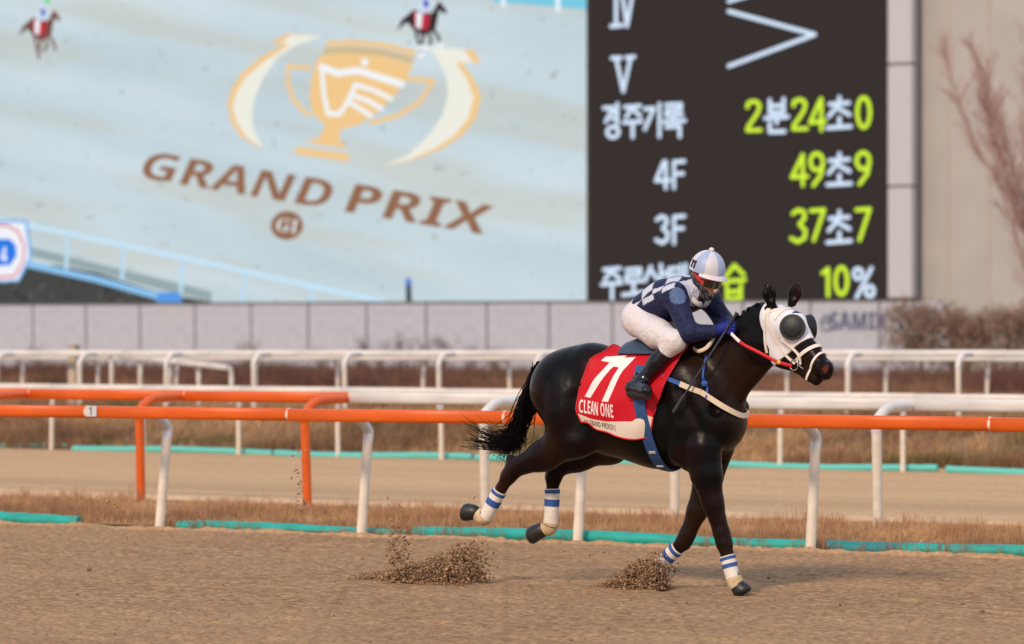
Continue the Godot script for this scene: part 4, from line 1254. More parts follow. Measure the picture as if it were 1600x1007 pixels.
	var o0 := vp(Vector2(-65.244, 6.421).x, Vector2(-65.244, 6.421).y)
	print_text(im, "GRAND", o0, vp(Vector2(-58.434, 5.369).x, Vector2(-58.434, 5.369).y) - o0, vp(Vector2(-64.811, 7.207).x, Vector2(-64.811, 7.207).y) - o0, br)
	var o1 := vp(Vector2(-57.758, 5.264).x, Vector2(-57.758, 5.264).y)
	print_text(im, "PRIX", o1, vp(Vector2(-53.002, 4.523).x, Vector2(-53.002, 4.523).y) - o1, vp(Vector2(-57.355, 6.063).x, Vector2(-57.355, 6.063).y) - o1, br)
	disc(im, vp(Vector2(-59.797, 4.881).x, Vector2(-59.797, 4.881).y), 0.58 * k, 0.43 * k, br)
	var o2 := vp(Vector2(-60.21, 4.735).x, Vector2(-60.21, 4.735).y)
	print_text(im, "GI", o2, vp(Vector2(-59.455, 4.648).x, Vector2(-59.455, 4.648).y) - o2, vp(Vector2(-60.118, 5.113).x, Vector2(-60.118, 5.113).y) - o2, sc(216, 224, 228), "Droid Serif")
	# two runners far off on the screen
	for z in [[Vector2(-69.019, 11.037), 1.0, sc(112, 74, 60), sc(120, 220, 150)], [Vector2(-55.057, 10.629), 1.05, sc(52, 40, 42), sc(226, 232, 240)]]:
		var c: Vector2 = z[0]
		var f: float = z[1]
		var at := func(x: float, y: float) -> Vector2: return vp(c.x + x * 0.021 * f, c.y - y * 0.021 * f)
		fill(im, [at.call(-32, -8), at.call(-14, -20), at.call(14, -14), at.call(26, -30), at.call(38, -16), at.call(34, -12), at.call(26, -18), at.call(20, 8), at.call(4, 14), at.call(-14, 6), at.call(-24, -4), at.call(-40, 6)], z[2])
		for lg in [[-12, 4, -6, 24, -2, 40], [-6, 6, 2, 18, -4, 30], [14, 6, 24, 16, 28, 28], [8, 8, 14, 22, 6, 30]]:
			stroke(im, [at.call(lg[0], lg[1]), at.call(lg[2], lg[3]), at.call(lg[4], lg[5])], 0.09 * k, z[2])
			if z[1] > 1.0: disc(im, at.call(lg[4], lg[5]), 0.09 * k, 0.09 * k, wh)
		fill(im, [at.call(-14, -18), at.call(12, -12), at.call(8, 8), at.call(-12, 4)], sc(190, 40, 62))
		fill(im, [at.call(-10, -17), at.call(0, -15), at.call(-2, 5), at.call(-10, 4)], wh)
		fill(im, [at.call(-8, -18), at.call(2, -38), at.call(12, -42), at.call(14, -24), at.call(4, -14)], sc(210, 222, 244))
		fill(im, [at.call(0, -30), at.call(8, -34), at.call(10, -24), at.call(4, -20)], sc(70, 90, 190))
		disc(im, at.call(13, -44), 0.12 * k, 0.12 * k, z[3])
	var video := thing("video_screen", "giant video screen showing a golden cup and the words GRAND PRIX", "screen", lo.x, lo.y, 88.0)
	screen_panel(video, lo, hi, im, 0.67)

# ---------- the horse ----------
var TRUNK := Blob.new()
var HEAD := Blob.new()
func on_horse(called: String, label: String, category: String) -> Node3D:
	return thing(called, label, category, HORSE_U, 0.0, HORSE_V)

func horse() -> void:
	var o := on_horse("racehorse", "dark bay racehorse in a white hood at full gallop", "horse")
	# trunk, shoulders, haunches and neck
	TRUNK.chain([[Vector3(-0.5776, 1.403, 0), 0.22], [Vector3(-0.4192, 1.319, 0), 0.29], [Vector3(-0.1759, 1.273, 0), 0.338], [Vector3(0.1497, 1.246, 0), 0.388], [Vector3(0.3776, 1.27, 0), 0.375]], 0.74, 0.08)
	TRUNK.add(Vector3(-0.6084, 1.46, 0), Vector3(-0.3785, 1.515, 0), 0.15, 0.17, 1.15, 0.12)
	TRUNK.add(Vector3(0.1995, 1.549, 0), Vector3(0.4219, 1.594, 0), 0.13, 0.10, 0.55, 0.12)
	for s in [1.0, -1.0]:
		TRUNK.add(Vector3(-0.5879, 1.349, 0) + Vector3(0, 0, 0.12 * s), Vector3(-0.4855, 1.234, 0) + Vector3(0, 0, 0.145 * s), 0.19, 0.18, 0.8, 0.10)
		TRUNK.add(Vector3(0.4071, 1.463, 0) + Vector3(0, 0, 0.15 * s), Vector3(0.5935, 1.168, 0) + Vector3(0, 0, 0.12 * s), 0.125, 0.125, 0.75, 0.10)
		TRUNK.add(Vector3(0.5935, 1.168, 0) + Vector3(0, 0, 0.12 * s), Vector3(0.4759, 0.9316, 0) + Vector3(0, 0, 0.14 * s), 0.125, 0.11, 0.75, 0.08)
	TRUNK.add(Vector3(0.5739, 1.203, 0), Vector3(0.613, 1.125, 0), 0.17, 0.14, 0.9, 0.1)
	TRUNK.chain([[Vector3(0.5348, 1.433, 0), 0.252], [Vector3(0.7493, 1.612, 0), 0.195], [Vector3(0.9185, 1.756, 0), 0.165]], 0.5, 0.09)
	# head, about its own plane turned a little to the camera
	HEAD.add(Vector3(0.9601, 1.855, -0.0034), Vector3(0.9278, 1.725, -0.0103), 0.10, 0.14, 0.62, 0.08)
	HEAD.add(Vector3(1.046, 1.855, 0.0148), Vector3(1.185, 1.803, 0.0443), 0.098, 0.1, 1.06, 0.06)
	HEAD.add(Vector3(1.057, 1.7, 0.0171), Vector3(1.121, 1.631, 0.0307), 0.125, 0.085, 0.62, 0.06)
	HEAD.add(Vector3(1.195, 1.769, 0.0466), Vector3(1.333, 1.632, 0.0758), 0.092, 0.068, 0.78, 0.06)
	HEAD.add(Vector3(1.333, 1.632, 0.0758), Vector3(1.454, 1.522, 0.1015), 0.066, 0.062, 0.88, 0.04)
	HEAD.add(Vector3(1.131, 1.597, 0.033), Vector3(1.322, 1.495, 0.0736), 0.06, 0.042, 0.7, 0.05)
	HEAD.add(Vector3(1.322, 1.504, 0.0736), Vector3(1.385, 1.449, 0.087), 0.042, 0.036, 1.0, 0.04)
	HEAD.add(Vector3(1.49, 1.535, 0.1378), Vector3(1.479, 1.497, 0.1356), 0.042, 0.042, 1.0, 0.03)
	HEAD.add(Vector3(1.459, 1.535, 0.074), Vector3(1.449, 1.496, 0.0718), 0.042, 0.042, 1.0, 0.03)
	var body := Blob.new()
	for b in [TRUNK, HEAD]:
		body.a.append_array(b.a)
		body.n += b.n
	# ears
	for e in [[Vector3(1.054, 1.949, 0.088), Vector3(1.041, 2.035, 0.1006), Vector3(1.014, 2.121, 0.0949)], [Vector3(1.146, 1.971, -0.0356), Vector3(1.164, 2.039, -0.047), Vector3(1.188, 2.108, -0.0368)]]:
		body.add(e[0], e[1], 0.034, 0.045, 0.55, 0.03)
		body.add(e[1], e[2], 0.045, 0.007, 0.55, 0.02)
		body.add(e[0].lerp(e[1], 0.5) + Vector3(0.018, 0.01, 0.022), e[1].lerp(e[2], 0.55) + Vector3(0.016, 0, 0.022), 0.02, 0.012, 0.7, 0.012, 1.0)
	# legs
	body.chain([[Vector3(-0.5136, 1.29, 0.13), 0.18], [Vector3(-0.4208, 1.052, 0.15), 0.14], [Vector3(-0.676, 0.9155, 0.15), 0.098], [Vector3(-0.9086, 0.8263, 0.14), 0.066]], 0.8, 0.06)
	body.add(Vector3(-0.9553, 0.8879, 0.14), Vector3(-0.9397, 0.8078, 0.14), 0.03, 0.045, 1.0, 0.03)
	body.chain([[Vector3(-0.9086, 0.8263, 0.14), 0.06], [Vector3(-0.9657, 0.7671, 0.14), 0.055], [Vector3(-1.028, 0.6763, 0.14), 0.038], [Vector3(-1.138, 0.5035, 0.14), 0.036], [Vector3(-1.164, 0.4759, 0.14), 0.044], [Vector3(-1.248, 0.5051, 0.14), 0.036]], 1.0, 0.025)
	body.chain([[Vector3(-0.5597, 1.231, -0.14), 0.19], [Vector3(-0.3253, 1.002, -0.16), 0.14], [Vector3(-0.5653, 0.9084, -0.15), 0.10], [Vector3(-0.7299, 0.8205, -0.14), 0.068]], 0.8, 0.06)
	body.add(Vector3(-0.8024, 0.8595, -0.14), Vector3(-0.7713, 0.7882, -0.14), 0.028, 0.045, 1.0, 0.03)
	body.chain([[Vector3(-0.7299, 0.8205, -0.14), 0.06], [Vector3(-0.7661, 0.7524, -0.14), 0.056], [Vector3(-0.7765, 0.6533, -0.14), 0.039], [Vector3(-0.7869, 0.4554, -0.14), 0.037], [Vector3(-0.7972, 0.4056, -0.14), 0.044], [Vector3(-0.8648, 0.3767, -0.14), 0.038]], 1.0, 0.025)
	body.chain([[Vector3(0.564, 0.9896, 0.15), 0.135], [Vector3(0.5932, 0.8085, 0.15), 0.108], [Vector3(0.6367, 0.6189, 0.14), 0.074], [Vector3(0.6995, 0.4128, 0.13), 0.054], [Vector3(0.7188, 0.3444, 0.13), 0.053], [Vector3(0.743, 0.2675, 0.13), 0.039], [Vector3(0.7769, 0.1479, 0.13), 0.037], [Vector3(0.7962, 0.1011, 0.13), 0.044], [Vector3(0.83, 0.0464, 0.13), 0.038]], 0.88, 0.03)
	body.chain([[Vector3(0.5113, 0.9805, -0.14), 0.13], [Vector3(0.4522, 0.7604, -0.14), 0.10], [Vector3(0.3784, 0.5487, -0.13), 0.072], [Vector3(0.3044, 0.3803, -0.12), 0.054], [Vector3(0.2747, 0.3267, -0.12), 0.052], [Vector3(0.215, 0.2721, -0.12), 0.039], [Vector3(0.1053, 0.1805, -0.12), 0.037], [Vector3(0.0703, 0.1485, -0.12), 0.044], [Vector3(0.0201, 0.0938, -0.12), 0.036]], 0.88, 0.03)
	# hollows between the muscles
	for s in [1.0, -1.0]:
		body.add(Vector3(0.3085, 1.375, 0) + Vector3(0, 0, 0.32 * s), Vector3(0.3874, 0.9169, 0) + Vector3(0, 0, 0.33 * s), 0.045, 0.045, 1.0, 0.06, 1.0)
		body.add(Vector3(-0.3277, 1.303, 0) + Vector3(0, 0, 0.31 * s), Vector3(-0.353, 1.103, 0) + Vector3(0, 0, 0.33 * s), 0.06, 0.05, 1.0, 0.09, 1.0)
		body.add(Vector3(0.933, 1.544, 0) + Vector3(0, 0, 0.13 * s), Vector3(0.691, 1.248, 0) + Vector3(0, 0, 0.19 * s), 0.03, 0.04, 1.0, 0.05, 1.0)
		body.add(Vector3(0.4563, 1.376, 0) + Vector3(0, 0, 0.285 * s), Vector3(0.6032, 1.125, 0) + Vector3(0, 0, 0.275 * s), 0.024, 0.024, 1.0, 0.045, 1.0)
		body.add(Vector3(-0.6084, 1.411, 0) + Vector3(0, 0, 0.32 * s), Vector3(-0.6701, 1.054, 0) + Vector3(0, 0, 0.33 * s), 0.025, 0.02, 1.0, 0.07, 1.0)
	for s in [1.0, -1.0]:
		body.add(Vector3(0.4465, 1.123, 0) + Vector3(0, 0, 0.2 * s), Vector3(0.3874, 0.9562, 0) + Vector3(0, 0, 0.2 * s), 0.085, 0.06, 0.8, 0.04)
		body.add(Vector3(-0.4804, 1.19, 0) + Vector3(0, 0, 0.2 * s), Vector3(-0.5673, 1.011, 0) + Vector3(0, 0, 0.19 * s), 0.11, 0.07, 0.75, 0.05)
	# nostrils and the line of the mouth
	body.add(Vector3(1.505, 1.544, 0.1891), Vector3(1.489, 1.51, 0.1857), 0.022, 0.016, 1.0, 0.012, 1.0)
	body.add(Vector3(1.413, 1.542, 0.0161), Vector3(1.397, 1.508, 0.0127), 0.017, 0.013, 1.0, 0.012, 1.0)
	body.add(Vector3(1.455, 1.451, 0.1734), Vector3(1.371, 1.497, 0.1556), 0.006, 0.006, 1.0, 0.01, 1.0)
	var fn := FastNoiseLite.new()
	fn.seed = 2
	fn.frequency = 1.6
	fn.fractal_octaves = 4
	var nos := Vector3(1.492, 1.527, 0.1709)
	var coat := func(p: Vector3, _n: Vector3) -> Color:
		var c := Color(0.0065, 0.0048, 0.0045)
		c = c.lerp(Color(0.031, 0.0135, 0.0085), clampf(0.3 + 0.9 * fn.get_noise_3d(p.x, p.y * 0.6, p.z), 0.0, 1.0))
		if p.distance_to(nos) < 0.02: c = Color(0.12, 0.03, 0.022)
		return c
	var hide := mat(Color.WHITE, 0.31, true, 0.24)
	relief(hide, 61, 0.02, 3.0, 0.18)
	part("body", body.mesh(0.013, [], coat), hide, o)
	var black := mat(sc(20, 17, 17), 0.55, false, 0.12)
	# tail: a core and streaming hair
	var core := curve([Vector3(-0.7732, 1.535, 0), Vector3(-0.856, 1.427, 0), Vector3(-0.9183, 1.23, 0), Vector3(-0.9912, 1.049, 0)], 5)
	var rad := []
	for i in core.size(): rad.append(lerpf(0.055, 0.03, float(i) / core.size()))
	var st := st_new()
	tube(st, core, rad, 8)
	for i in 460:
		var w := rng.randfn(0, 0.03)
		var f := rng.randf()
		var a: Vector3 = core[int(f * 9)] + Vector3(rng.randfn(0, 0.02), rng.randfn(0, 0.02), w)
		var b := Vector3(-0.9235, 1.207, 0) + Vector3(rng.randfn(0, 0.03), rng.randfn(0, 0.04), w * 1.1)
		var c := Vector3(-1.017, 1.013, 0) + Vector3(rng.randfn(0, 0.035), rng.randfn(0, 0.04), w * 1.2)
		var reach := pow(rng.randf(), 1.3 if i % 5 == 0 else 3.2)
		var d := c.lerp(Vector3(-1.433, 0.9971, 0), reach) + Vector3(rng.randfn(0, 0.03), rng.randfn(0, 0.035) + 0.16 * reach * reach * float(i % 3 == 0), w * 1.6)
		var m := c.lerp(d, 0.5) + Vector3(0, -0.035 * reach, 0)
		if reach < 0.3: d += Vector3(0, -0.08 * rng.randf(), 0)
		var hair := curve([a, b, c, m, d], 4)
		var hr := []
		for k in hair.size(): hr.append(lerpf(0.0038, 0.0008, float(k) / hair.size()))
		tube(st, hair, hr, 4)
	part("tail", st.commit(), black, o)
	# plaited mane knots along the crest
	for q in [Vector3(0.7304, 1.842, 0.02), Vector3(0.7791, 1.868, 0.03), Vector3(0.7978, 1.889, 0), Vector3(0.8468, 1.907, 0.03), Vector3(0.8655, 1.915, 0), Vector3(0.9191, 1.937, 0.03), Vector3(0.6818, 1.816, 0.02), Vector3(0.6228, 1.794, 0), Vector3(0.5892, 1.768, 0.02), Vector3(0.5348, 1.742, 0)]:
		st = st_new()
		st.set_smooth_group(0)
		lathe(st, q - Vector3(0, 0.03, 0), Vector3(rng.randf_range(-0.3, 0.3), 1, rng.randf_range(0.0, 0.4)).normalized(), [Vector2(0, 0.001), Vector2(0.004, 0.018), Vector2(0.03, 0.02), Vector2(0.036, 0.014), Vector2(0.042, 0.02), Vector2(0.058, 0.017), Vector2(0.064, 0.001)], 9)
		part("mane_plait", flat(st), black, o)
	# hooves: coronet, axis, toe side
	hoof(o, Vector3(-1.248, 0.5051, 0.14), Vector3(-1.327, 0.5211, 0.14), Vector3(-1.269, 0.4551, 0.14))
	hoof(o, Vector3(-0.8648, 0.3767, -0.14), Vector3(-0.9586, 0.3515, -0.14), Vector3(-0.8856, 0.3356, -0.14))
	hoof(o, Vector3(0.8203, 0.0632, 0.13), Vector3(0.8541, 0.0107, 0.13), Vector3(0.8733, 0.0523, 0.13))
	hoof(o, Vector3(0.0252, 0.0983, -0.12), Vector3(-0.0351, 0.052, -0.12), Vector3(0.0552, 0.0641, -0.12))
	# white leg wraps with two blue rings
	leg_wrap(o, [Vector3(-1.038, 0.6627, 0.14), Vector3(-1.065, 0.6218, 0.14), Vector3(-1.138, 0.5035, 0.14), Vector3(-1.169, 0.4713, 0.14), Vector3(-1.216, 0.4925, 0.14)], [0.055, 0.054, 0.053, 0.060, 0.053])
	leg_wrap(o, [Vector3(-0.7765, 0.6713, -0.14), Vector3(-0.7765, 0.6219, -0.14), Vector3(-0.7869, 0.4733, -0.14), Vector3(-0.7972, 0.4056, -0.14), Vector3(-0.8336, 0.3821, -0.14)], [0.056, 0.055, 0.054, 0.061, 0.054])
	leg_wrap(o, [Vector3(0.7406, 0.2631, 0.13), Vector3(0.7527, 0.2246, 0.13), Vector3(0.7769, 0.1435, 0.13), Vector3(0.7962, 0.0968, 0.13), Vector3(0.8203, 0.0589, 0.13)], [0.056, 0.055, 0.053, 0.059, 0.053])
	leg_wrap(o, [Vector3(0.2299, 0.2858, -0.12), Vector3(0.1901, 0.2538, -0.12), Vector3(0.1103, 0.1851, -0.12), Vector3(0.0703, 0.1485, -0.12), Vector3(0.0402, 0.1165, -0.12)], [0.056, 0.055, 0.053, 0.059, 0.053])
	# the hood, a close cover over the head with the ears out
	var hb := Blob.new()
	hb.a = HEAD.a.duplicate()
	hb.n = HEAD.n
	hb.off = 0.009
	var lat := Vector3(-sin(0.2094), 0, cos(0.2094))
	var mid := Vector3(1.115, 1.726, 0.0296)
	var planes := [cut(Vector3(1.407, 1.773, 0.0914), Vector3(1.067, 1.541, 0.0194), lat, Vector3(1.511, 1.514, 0.1137)), cut(Vector3(0.917, 1.941, -0.0126), Vector3(1.008, 1.557, 0.0069), lat, Vector3(0.7653, 1.681, -0.0448))]
	var navy := [Vector3(1.196, 1.974, 0.0671), Vector3(1.238, 1.918, 0.0556)]
	var cloth := func(p: Vector3, _n: Vector3) -> Color:
		for q in navy:
			if absf(p.x - q.x) < 0.028 and absf(p.y - q.y) < 0.02 and p.z < q.z + 0.05: return Color(0.02, 0.035, 0.09)
		return Color(0.74, 0.73, 0.76)
	var hood := part("hood", hb.mesh(0.007, planes, cloth), mat(Color.WHITE, 0.75, true, 0.3), o)
	hood.set_meta("label", "white racing hood with round black eye cups")
	for s in [[Vector3(1.236, 1.798, 0.1882) - lat * 0.13, 1.0], [Vector3(1.236, 1.798, 0.1882) - lat * 0.13, -1.0]]:
		var out: Vector3 = (lat * s[1] + Vector3(-0.02, 0.06, 0)).normalized()
		var c: Vector3 = HEAD.march(s[0], out, 0.013)
		out = (HEAD.slope(c) * 0.8 + out * 0.2).normalized()
		st = st_new()
		st.set_smooth_group(0)
		lathe(st, c, out, [Vector2(-0.06, 0.08), Vector2(0.008, 0.088), Vector2(0.014, 0.083), Vector2(0.008, 0.076), Vector2(0.012, 0.07), Vector2(0.021, 0.045), Vector2(0.024, 0.0005)], 28)
		part("eye_cup", flat(st), mat(sc(20, 19, 20), 0.5), hood)
	# bridle
	var tape := mat(sc(232, 218, 204), 0.6)
	var br := Node3D.new()
	br.name = "bridle"
	o.add_child(br)
	var e1: Vector3 = (Vector3(1.427, 1.705, 0.0959) - Vector3(1.259, 1.589, 0.0601)).normalized()
	part("noseband", band(HEAD, Vector3(1.322, 1.628, 0.0736), e1, lat, -150, 150, 40, 0.024, 0.008, 0.004), tape, br)
	e1 = (Vector3(1.448, 1.654, 0.1004) - Vector3(1.343, 1.47, 0.078)).normalized()
	part("lip_strap", band(HEAD, Vector3(1.391, 1.556, 0.0881), e1, lat, -160, 160, 40, 0.016, 0.006, 0.004), tape, br)
	for l in [[Vector3(1.046, 1.932, 0.1018), Vector3(1.062, 1.833, 0.1052), Vector3(1.11, 1.683, 0.1154), Vector3(1.169, 1.611, 0.1278), Vector3(1.232, 1.56, 0.1413)], [Vector3(1.158, 1.722, 0.1256), Vector3(1.222, 1.666, 0.1391), Vector3(1.28, 1.615, 0.1514), Vector3(1.28, 1.556, 0.1514)], [Vector3(1.036, 1.932, 0.0995), Vector3(1.019, 1.79, 0.0961), Vector3(1.019, 1.631, 0.0961)], [Vector3(1.057, 1.91, 0.104), Vector3(1.147, 1.94, 0.1233), Vector3(1.232, 1.956, 0.1413)]]:
		for s in [1.0, -1.0]:
			var pts := []
			var outs := []
			for p in curve(l, 5):
				var hit := HEAD.drop(p + lat * (0.4 * s - 0.085), -lat * s, 0.013)
				if hit == Vector3.INF: continue
				pts.append(hit)
				outs.append(lat * s)
			part("strap", ribbon(pts, outs, 0.017, 0.004), tape, br)
	var e2 := Vector3(0, 1, 0)
	part("browband", band(HEAD, Vector3(1.131, 1.867, 0.033), (Vector3(1.174, 1.957, 0.0421) - Vector3(1.131, 1.867, 0.033)).normalized(), lat, -95, 95, 30, 0.02, 0.014, 0.004), tape, br)
	var steel := mat(sc(200, 198, 196), 0.25)
	steel.metallic = 1.0
	for s in [1.0, -1.0]:
		var c: Vector3 = HEAD.drop(Vector3(1.234, 1.551, 0.1162) + lat * (s * 0.4 - 0.06), -lat * s, 0.02)
		var ring := []
		for i in 21: ring.append(c + (Vector3(0.978, 0, 0.208) * cos(TAU * i / 20) + e2 * sin(TAU * i / 20)) * 0.034)
		part("bit_ring", tube_mesh(ring, same(0.005, 21), 7), steel, br)
		var d: Vector3 = HEAD.drop(Vector3(1.313, 1.526, 0.133) + lat * (s * 0.4 - 0.06), -lat * s, 0.012)
		part("bit_cheek", tube_mesh([c + Vector3(0.034, 0, 0), d], [0.006, 0.005], 7), steel, br)
	tack(o)

# a cutting plane through a and b that holds the lateral direction; what lies on far's side is cut away
func cut(a: Vector3, b: Vector3, lat: Vector3, far: Vector3) -> Plane:
	var n := (b - a).cross(lat).normalized()
	if n.dot(far - a) < 0.0: n = -n
	return Plane(n, n.dot(a))

func hoof(o: Node3D, top: Vector3, sole: Vector3, toe: Vector3) -> void:
	var ax := (sole - top).normalized()
	var f := ((toe - top) - ax * (toe - top).dot(ax)).normalized()
	var s := ax.cross(f)
	var st := st_new()
	st.set_smooth_group(0)
	var prof := [[-0.035, 0.038, 0.0], [-0.015, 0.054, 0.0], [0.012, 0.06, 0.004], [0.05, 0.067, 0.014], [0.074, 0.066, 0.02], [0.086, 0.058, 0.02], [0.088, 0.03, 0.018], [0.084, 0.001, 0.015]]
	var last := (sole - top).length() / 0.08
	for i in prof.size() - 1:
		for k in 18:
			var q := []
			for w in [[i, k], [i, k + 1], [i + 1, k + 1], [i + 1, k]]:
				var an: float = TAU * w[1] / 18
				var pr: Array = prof[w[0]]
				q.append(top + ax * pr[0] * last + f * (cos(an) * pr[1] * 0.95 + pr[2] * 0.8) + s * sin(an) * pr[1] * 0.86)
			quad(st, q[0], q[1], q[2], q[3])
	part("hoof", flat(st), mat(sc(34, 31, 31), 0.45), o)

func leg_wrap(o: Node3D, pts: Array, rad: Array) -> void:
	var p := curve(pts, 10)
	var n := p.size()
	var r := []
	for i in n: r.append((lerpf(rad[mini(i / 10, 4)], rad[mini(i / 10 + 1, 4)], (i % 10) / 10.0) - 0.0035) * (1.0 + 0.015 * sin(i * 2.1)))
	var w := part("leg_wrap", tube_mesh(p, r, 16), dusty, o)
	for q in [[3, 8], [12, 15]]:
		var ring := p.slice(q[0], q[1] + 1)
		var rr := []
		for k in range(q[0], q[1] + 1): rr.append(r[k] + 0.003)
		part("ring", tube_mesh(ring, rr, 16), mat(sc(44, 84, 150), 0.7), w)
	var low := p.slice(25)
	var lr := []
	for k in range(25, n): lr.append(r[k] + 0.002)
	part("muddy_foot", tube_mesh(low, lr, 16), muddy, w)
var muddy := dust_mat(sc(176, 142, 98), sc(222, 200, 164), 92)
var dusty := dust_mat(sc(222, 206, 186), sc(238, 232, 228), 91)
func dust_mat(lo: Color, hi: Color, seed_: int) -> StandardMaterial3D:
	var m := StandardMaterial3D.new()
	m.roughness = 0.85
	m.albedo_texture = tex(soft_image(256, 256, seed_, 0.02, lo, hi, 4))
	m.uv1_triplanar = true
	m.uv1_scale = Vector3.ONE * 3.0
	return m

func tack(_o: Node3D) -> void:
	# --- number cloth, draped from the spine down both flanks ---
	var im := Image.create(900, 680, false, Image.FORMAT_RGB8)
	var red := sc(196, 14, 32)
	im.fill(red)
	var x0 := -0.66
	var y1 := 1.78
	var k := 750.0
	var at := func(p: Vector2) -> Vector2: return Vector2((p.x - x0) * k, (y1 - p.y) * k)
	var al := func(a: Array) -> Array:
		var r := []
		for p in a: r.append(at.call(p))
		return r
	var wh := sc(236, 228, 222)
	fill(im, al.call([Vector2(-0.385, 1.241), Vector2(-0.246, 1.18), Vector2(-0.109, 1.16), Vector2(0.118, 1.165), Vector2(0.208, 1.22), Vector2(0.343, 1.165), Vector2(0.343, 1.017), Vector2(-0.385, 1.005)]), sc(226, 210, 192))
	fill(im, al.call([Vector2(-0.175, 1.603), Vector2(-0.009, 1.612), Vector2(-0.109, 1.514), Vector2(-0.235, 1.321), Vector2(-0.277, 1.33), Vector2(-0.206, 1.458), Vector2(-0.126, 1.564), Vector2(-0.195, 1.575)]), wh)
	fill(im, al.call([Vector2(-0.027, 1.597), Vector2(0.067, 1.601), Vector2(0.005, 1.509), Vector2(-0.081, 1.295), Vector2(-0.132, 1.299), Vector2(-0.075, 1.439), Vector2(-0.041, 1.529), Vector2(-0.088, 1.537)]), wh)
	fill(im, al.call([Vector2(0.05, 1.649), Vector2(0.141, 1.657), Vector2(0.169, 1.637), Vector2(0.084, 1.633)]), wh)
	var o1: Vector2 = at.call(Vector2(-0.313, 1.22))
	print_text(im, "CLEAN ONE", o1, at.call(Vector2(-0.046, 1.185)) - o1, at.call(Vector2(-0.311, 1.312)) - o1, wh)
	var o2: Vector2 = at.call(Vector2(-0.249, 1.126))
	print_text(im, "GRAND PRIX(G1)", o2, at.call(Vector2(-0.032, 1.091)) - o2, at.call(Vector2(-0.248, 1.171)) - o2, sc(52, 40, 40))
	var o3: Vector2 = at.call(Vector2(-0.289, 1.155))
	print_text(im, "th", o3, at.call(Vector2(-0.262, 1.15)) - o3, at.call(Vector2(-0.288, 1.173)) - o3, sc(52, 40, 40))
	var rear := [Vector3(-0.191, 1.653, 0), Vector3(-0.2661, 1.592, 0.2), Vector3(-0.2922, 1.505, 0.27), Vector3(-0.3224, 1.373, 0.27), Vector3(-0.3325, 1.241, 0.27), Vector3(-0.3073, 1.145, 0.27)]
	var front := [Vector3(0.4366, 1.677, 0), Vector3(0.4242, 1.573, 0.2), Vector3(0.3675, 1.457, 0.25), Vector3(0.3046, 1.292, 0.27), Vector3(0.2653, 1.161, 0.27), Vector3(0.2308, 1.057, 0.27)]
	var edge := func(e: Array, y: float) -> float:
		if y >= e[0].y: return e[0].x
		for i in e.size() - 1:
			if y >= e[i + 1].y: return lerpf(e[i].x, e[i + 1].x, (e[i].y - y) / (e[i].y - e[i + 1].y))
		return e[-1].x
	var nS := 34
	var nT := 46
	var ybot_r: float = Vector3(-0.3023, 1.145, 0.27).y
	var ybot_m: float = Vector3(-0.0268, 1.048, 0.27).y
	var verts := []
	for i in nS + 1:
		var s := float(i) / nS
		var yb := lerpf(ybot_r, ybot_m, sin(minf(1.0, s * 2.0) * PI / 2))
		var col := []
		for j in nT + 1:
			var t := float(j) / nT * 2.0 - 1.0
			var side := -1.0 if t < 0.0 else 1.0
			var yc := 1.36
			var phm := PI / 2 + atan((yc - yb) / 0.29)
			var ph := absf(t) * phm
			var x := lerpf(edge.call(rear, lerpf(1.7, yb, absf(t))), edge.call(front, lerpf(1.7, yb, absf(t))), s)
			var p := Vector3.ZERO
			for it in 2:
				p = TRUNK.march(Vector3(x, yc, 0), Vector3(0, cos(ph), sin(ph) * side), 0.016 + 0.007 * sin(s * 17.0 + t * 9.0 + 2.0 * sin(s * 5.0)) * absf(t) + 0.004 * sin(t * 23.0 + s * 7.0) + 0.006)
				x = lerpf(edge.call(rear, p.y), edge.call(front, p.y), s)
			p.x = x
			col.append(p)
		verts.append(col)
	var st := st_new()
	st.set_smooth_group(0)
	for i in nS:
		for j in nT:
			for q in [[0, 0], [0, 1], [1, 1], [0, 0], [1, 1], [1, 0]]:
				var p: Vector3 = verts[i + q[0]][j + q[1]]
				st.set_uv(Vector2((p.x - x0) * k / 900.0, (y1 - p.y) * k / 680.0))
				st.add_vertex(p)
	st.generate_normals()
	st.index()
	var m := mat(Color.WHITE, 0.6, false, 0.35)
	m.albedo_texture = tex(im)
	m.cull_mode = BaseMaterial3D.CULL_DISABLED
	var cl := on_horse("saddle_cloth", "red number cloth with white 11 and lettering over the horse's back", "saddle cloth")
	part("cloth", st.commit(), m, cl)
	var hem := []
	for j in nT + 1: hem.append(verts[0][nT - j])
	for i in range(1, nS + 1): hem.append(verts[i][0])
	for j in range(1, nT + 1): hem.append(verts[nS][j])
	for i in range(nS - 1, -1, -1): hem.append(verts[i][nT])
	part("piping", tube_mesh(hem, same(0.006, hem.size()), 6), mat(red, 0.6), cl)
	# --- saddle with girth and stirrups ---
	var sd := on_horse("racing_saddle", "small dark racing saddle with a blue girth under the jockey", "saddle")
	var sb := Blob.new()
	sb.a = TRUNK.a.duplicate()
	sb.n = TRUNK.n
	sb.off = 0.04
	var a := Vector3(-0.0903, 1.609, 0)
	var planes := [Plane(Vector3(-1, 0, 0), -a.x), Plane(Vector3(1, 0.25, 0).normalized(), Vector3(1, 0.25, 0).normalized().dot(Vector3(0.3085, 1.646, 0))), Plane(Vector3(0, -1, 0), -1.62)]
	part("seat", sb.mesh(0.014, planes, func(_p: Vector3, _n: Vector3) -> Color: return Color(0.035, 0.06, 0.10)), mat(Color.WHITE, 0.45, true), sd)
	var pts := []
	var outs := []
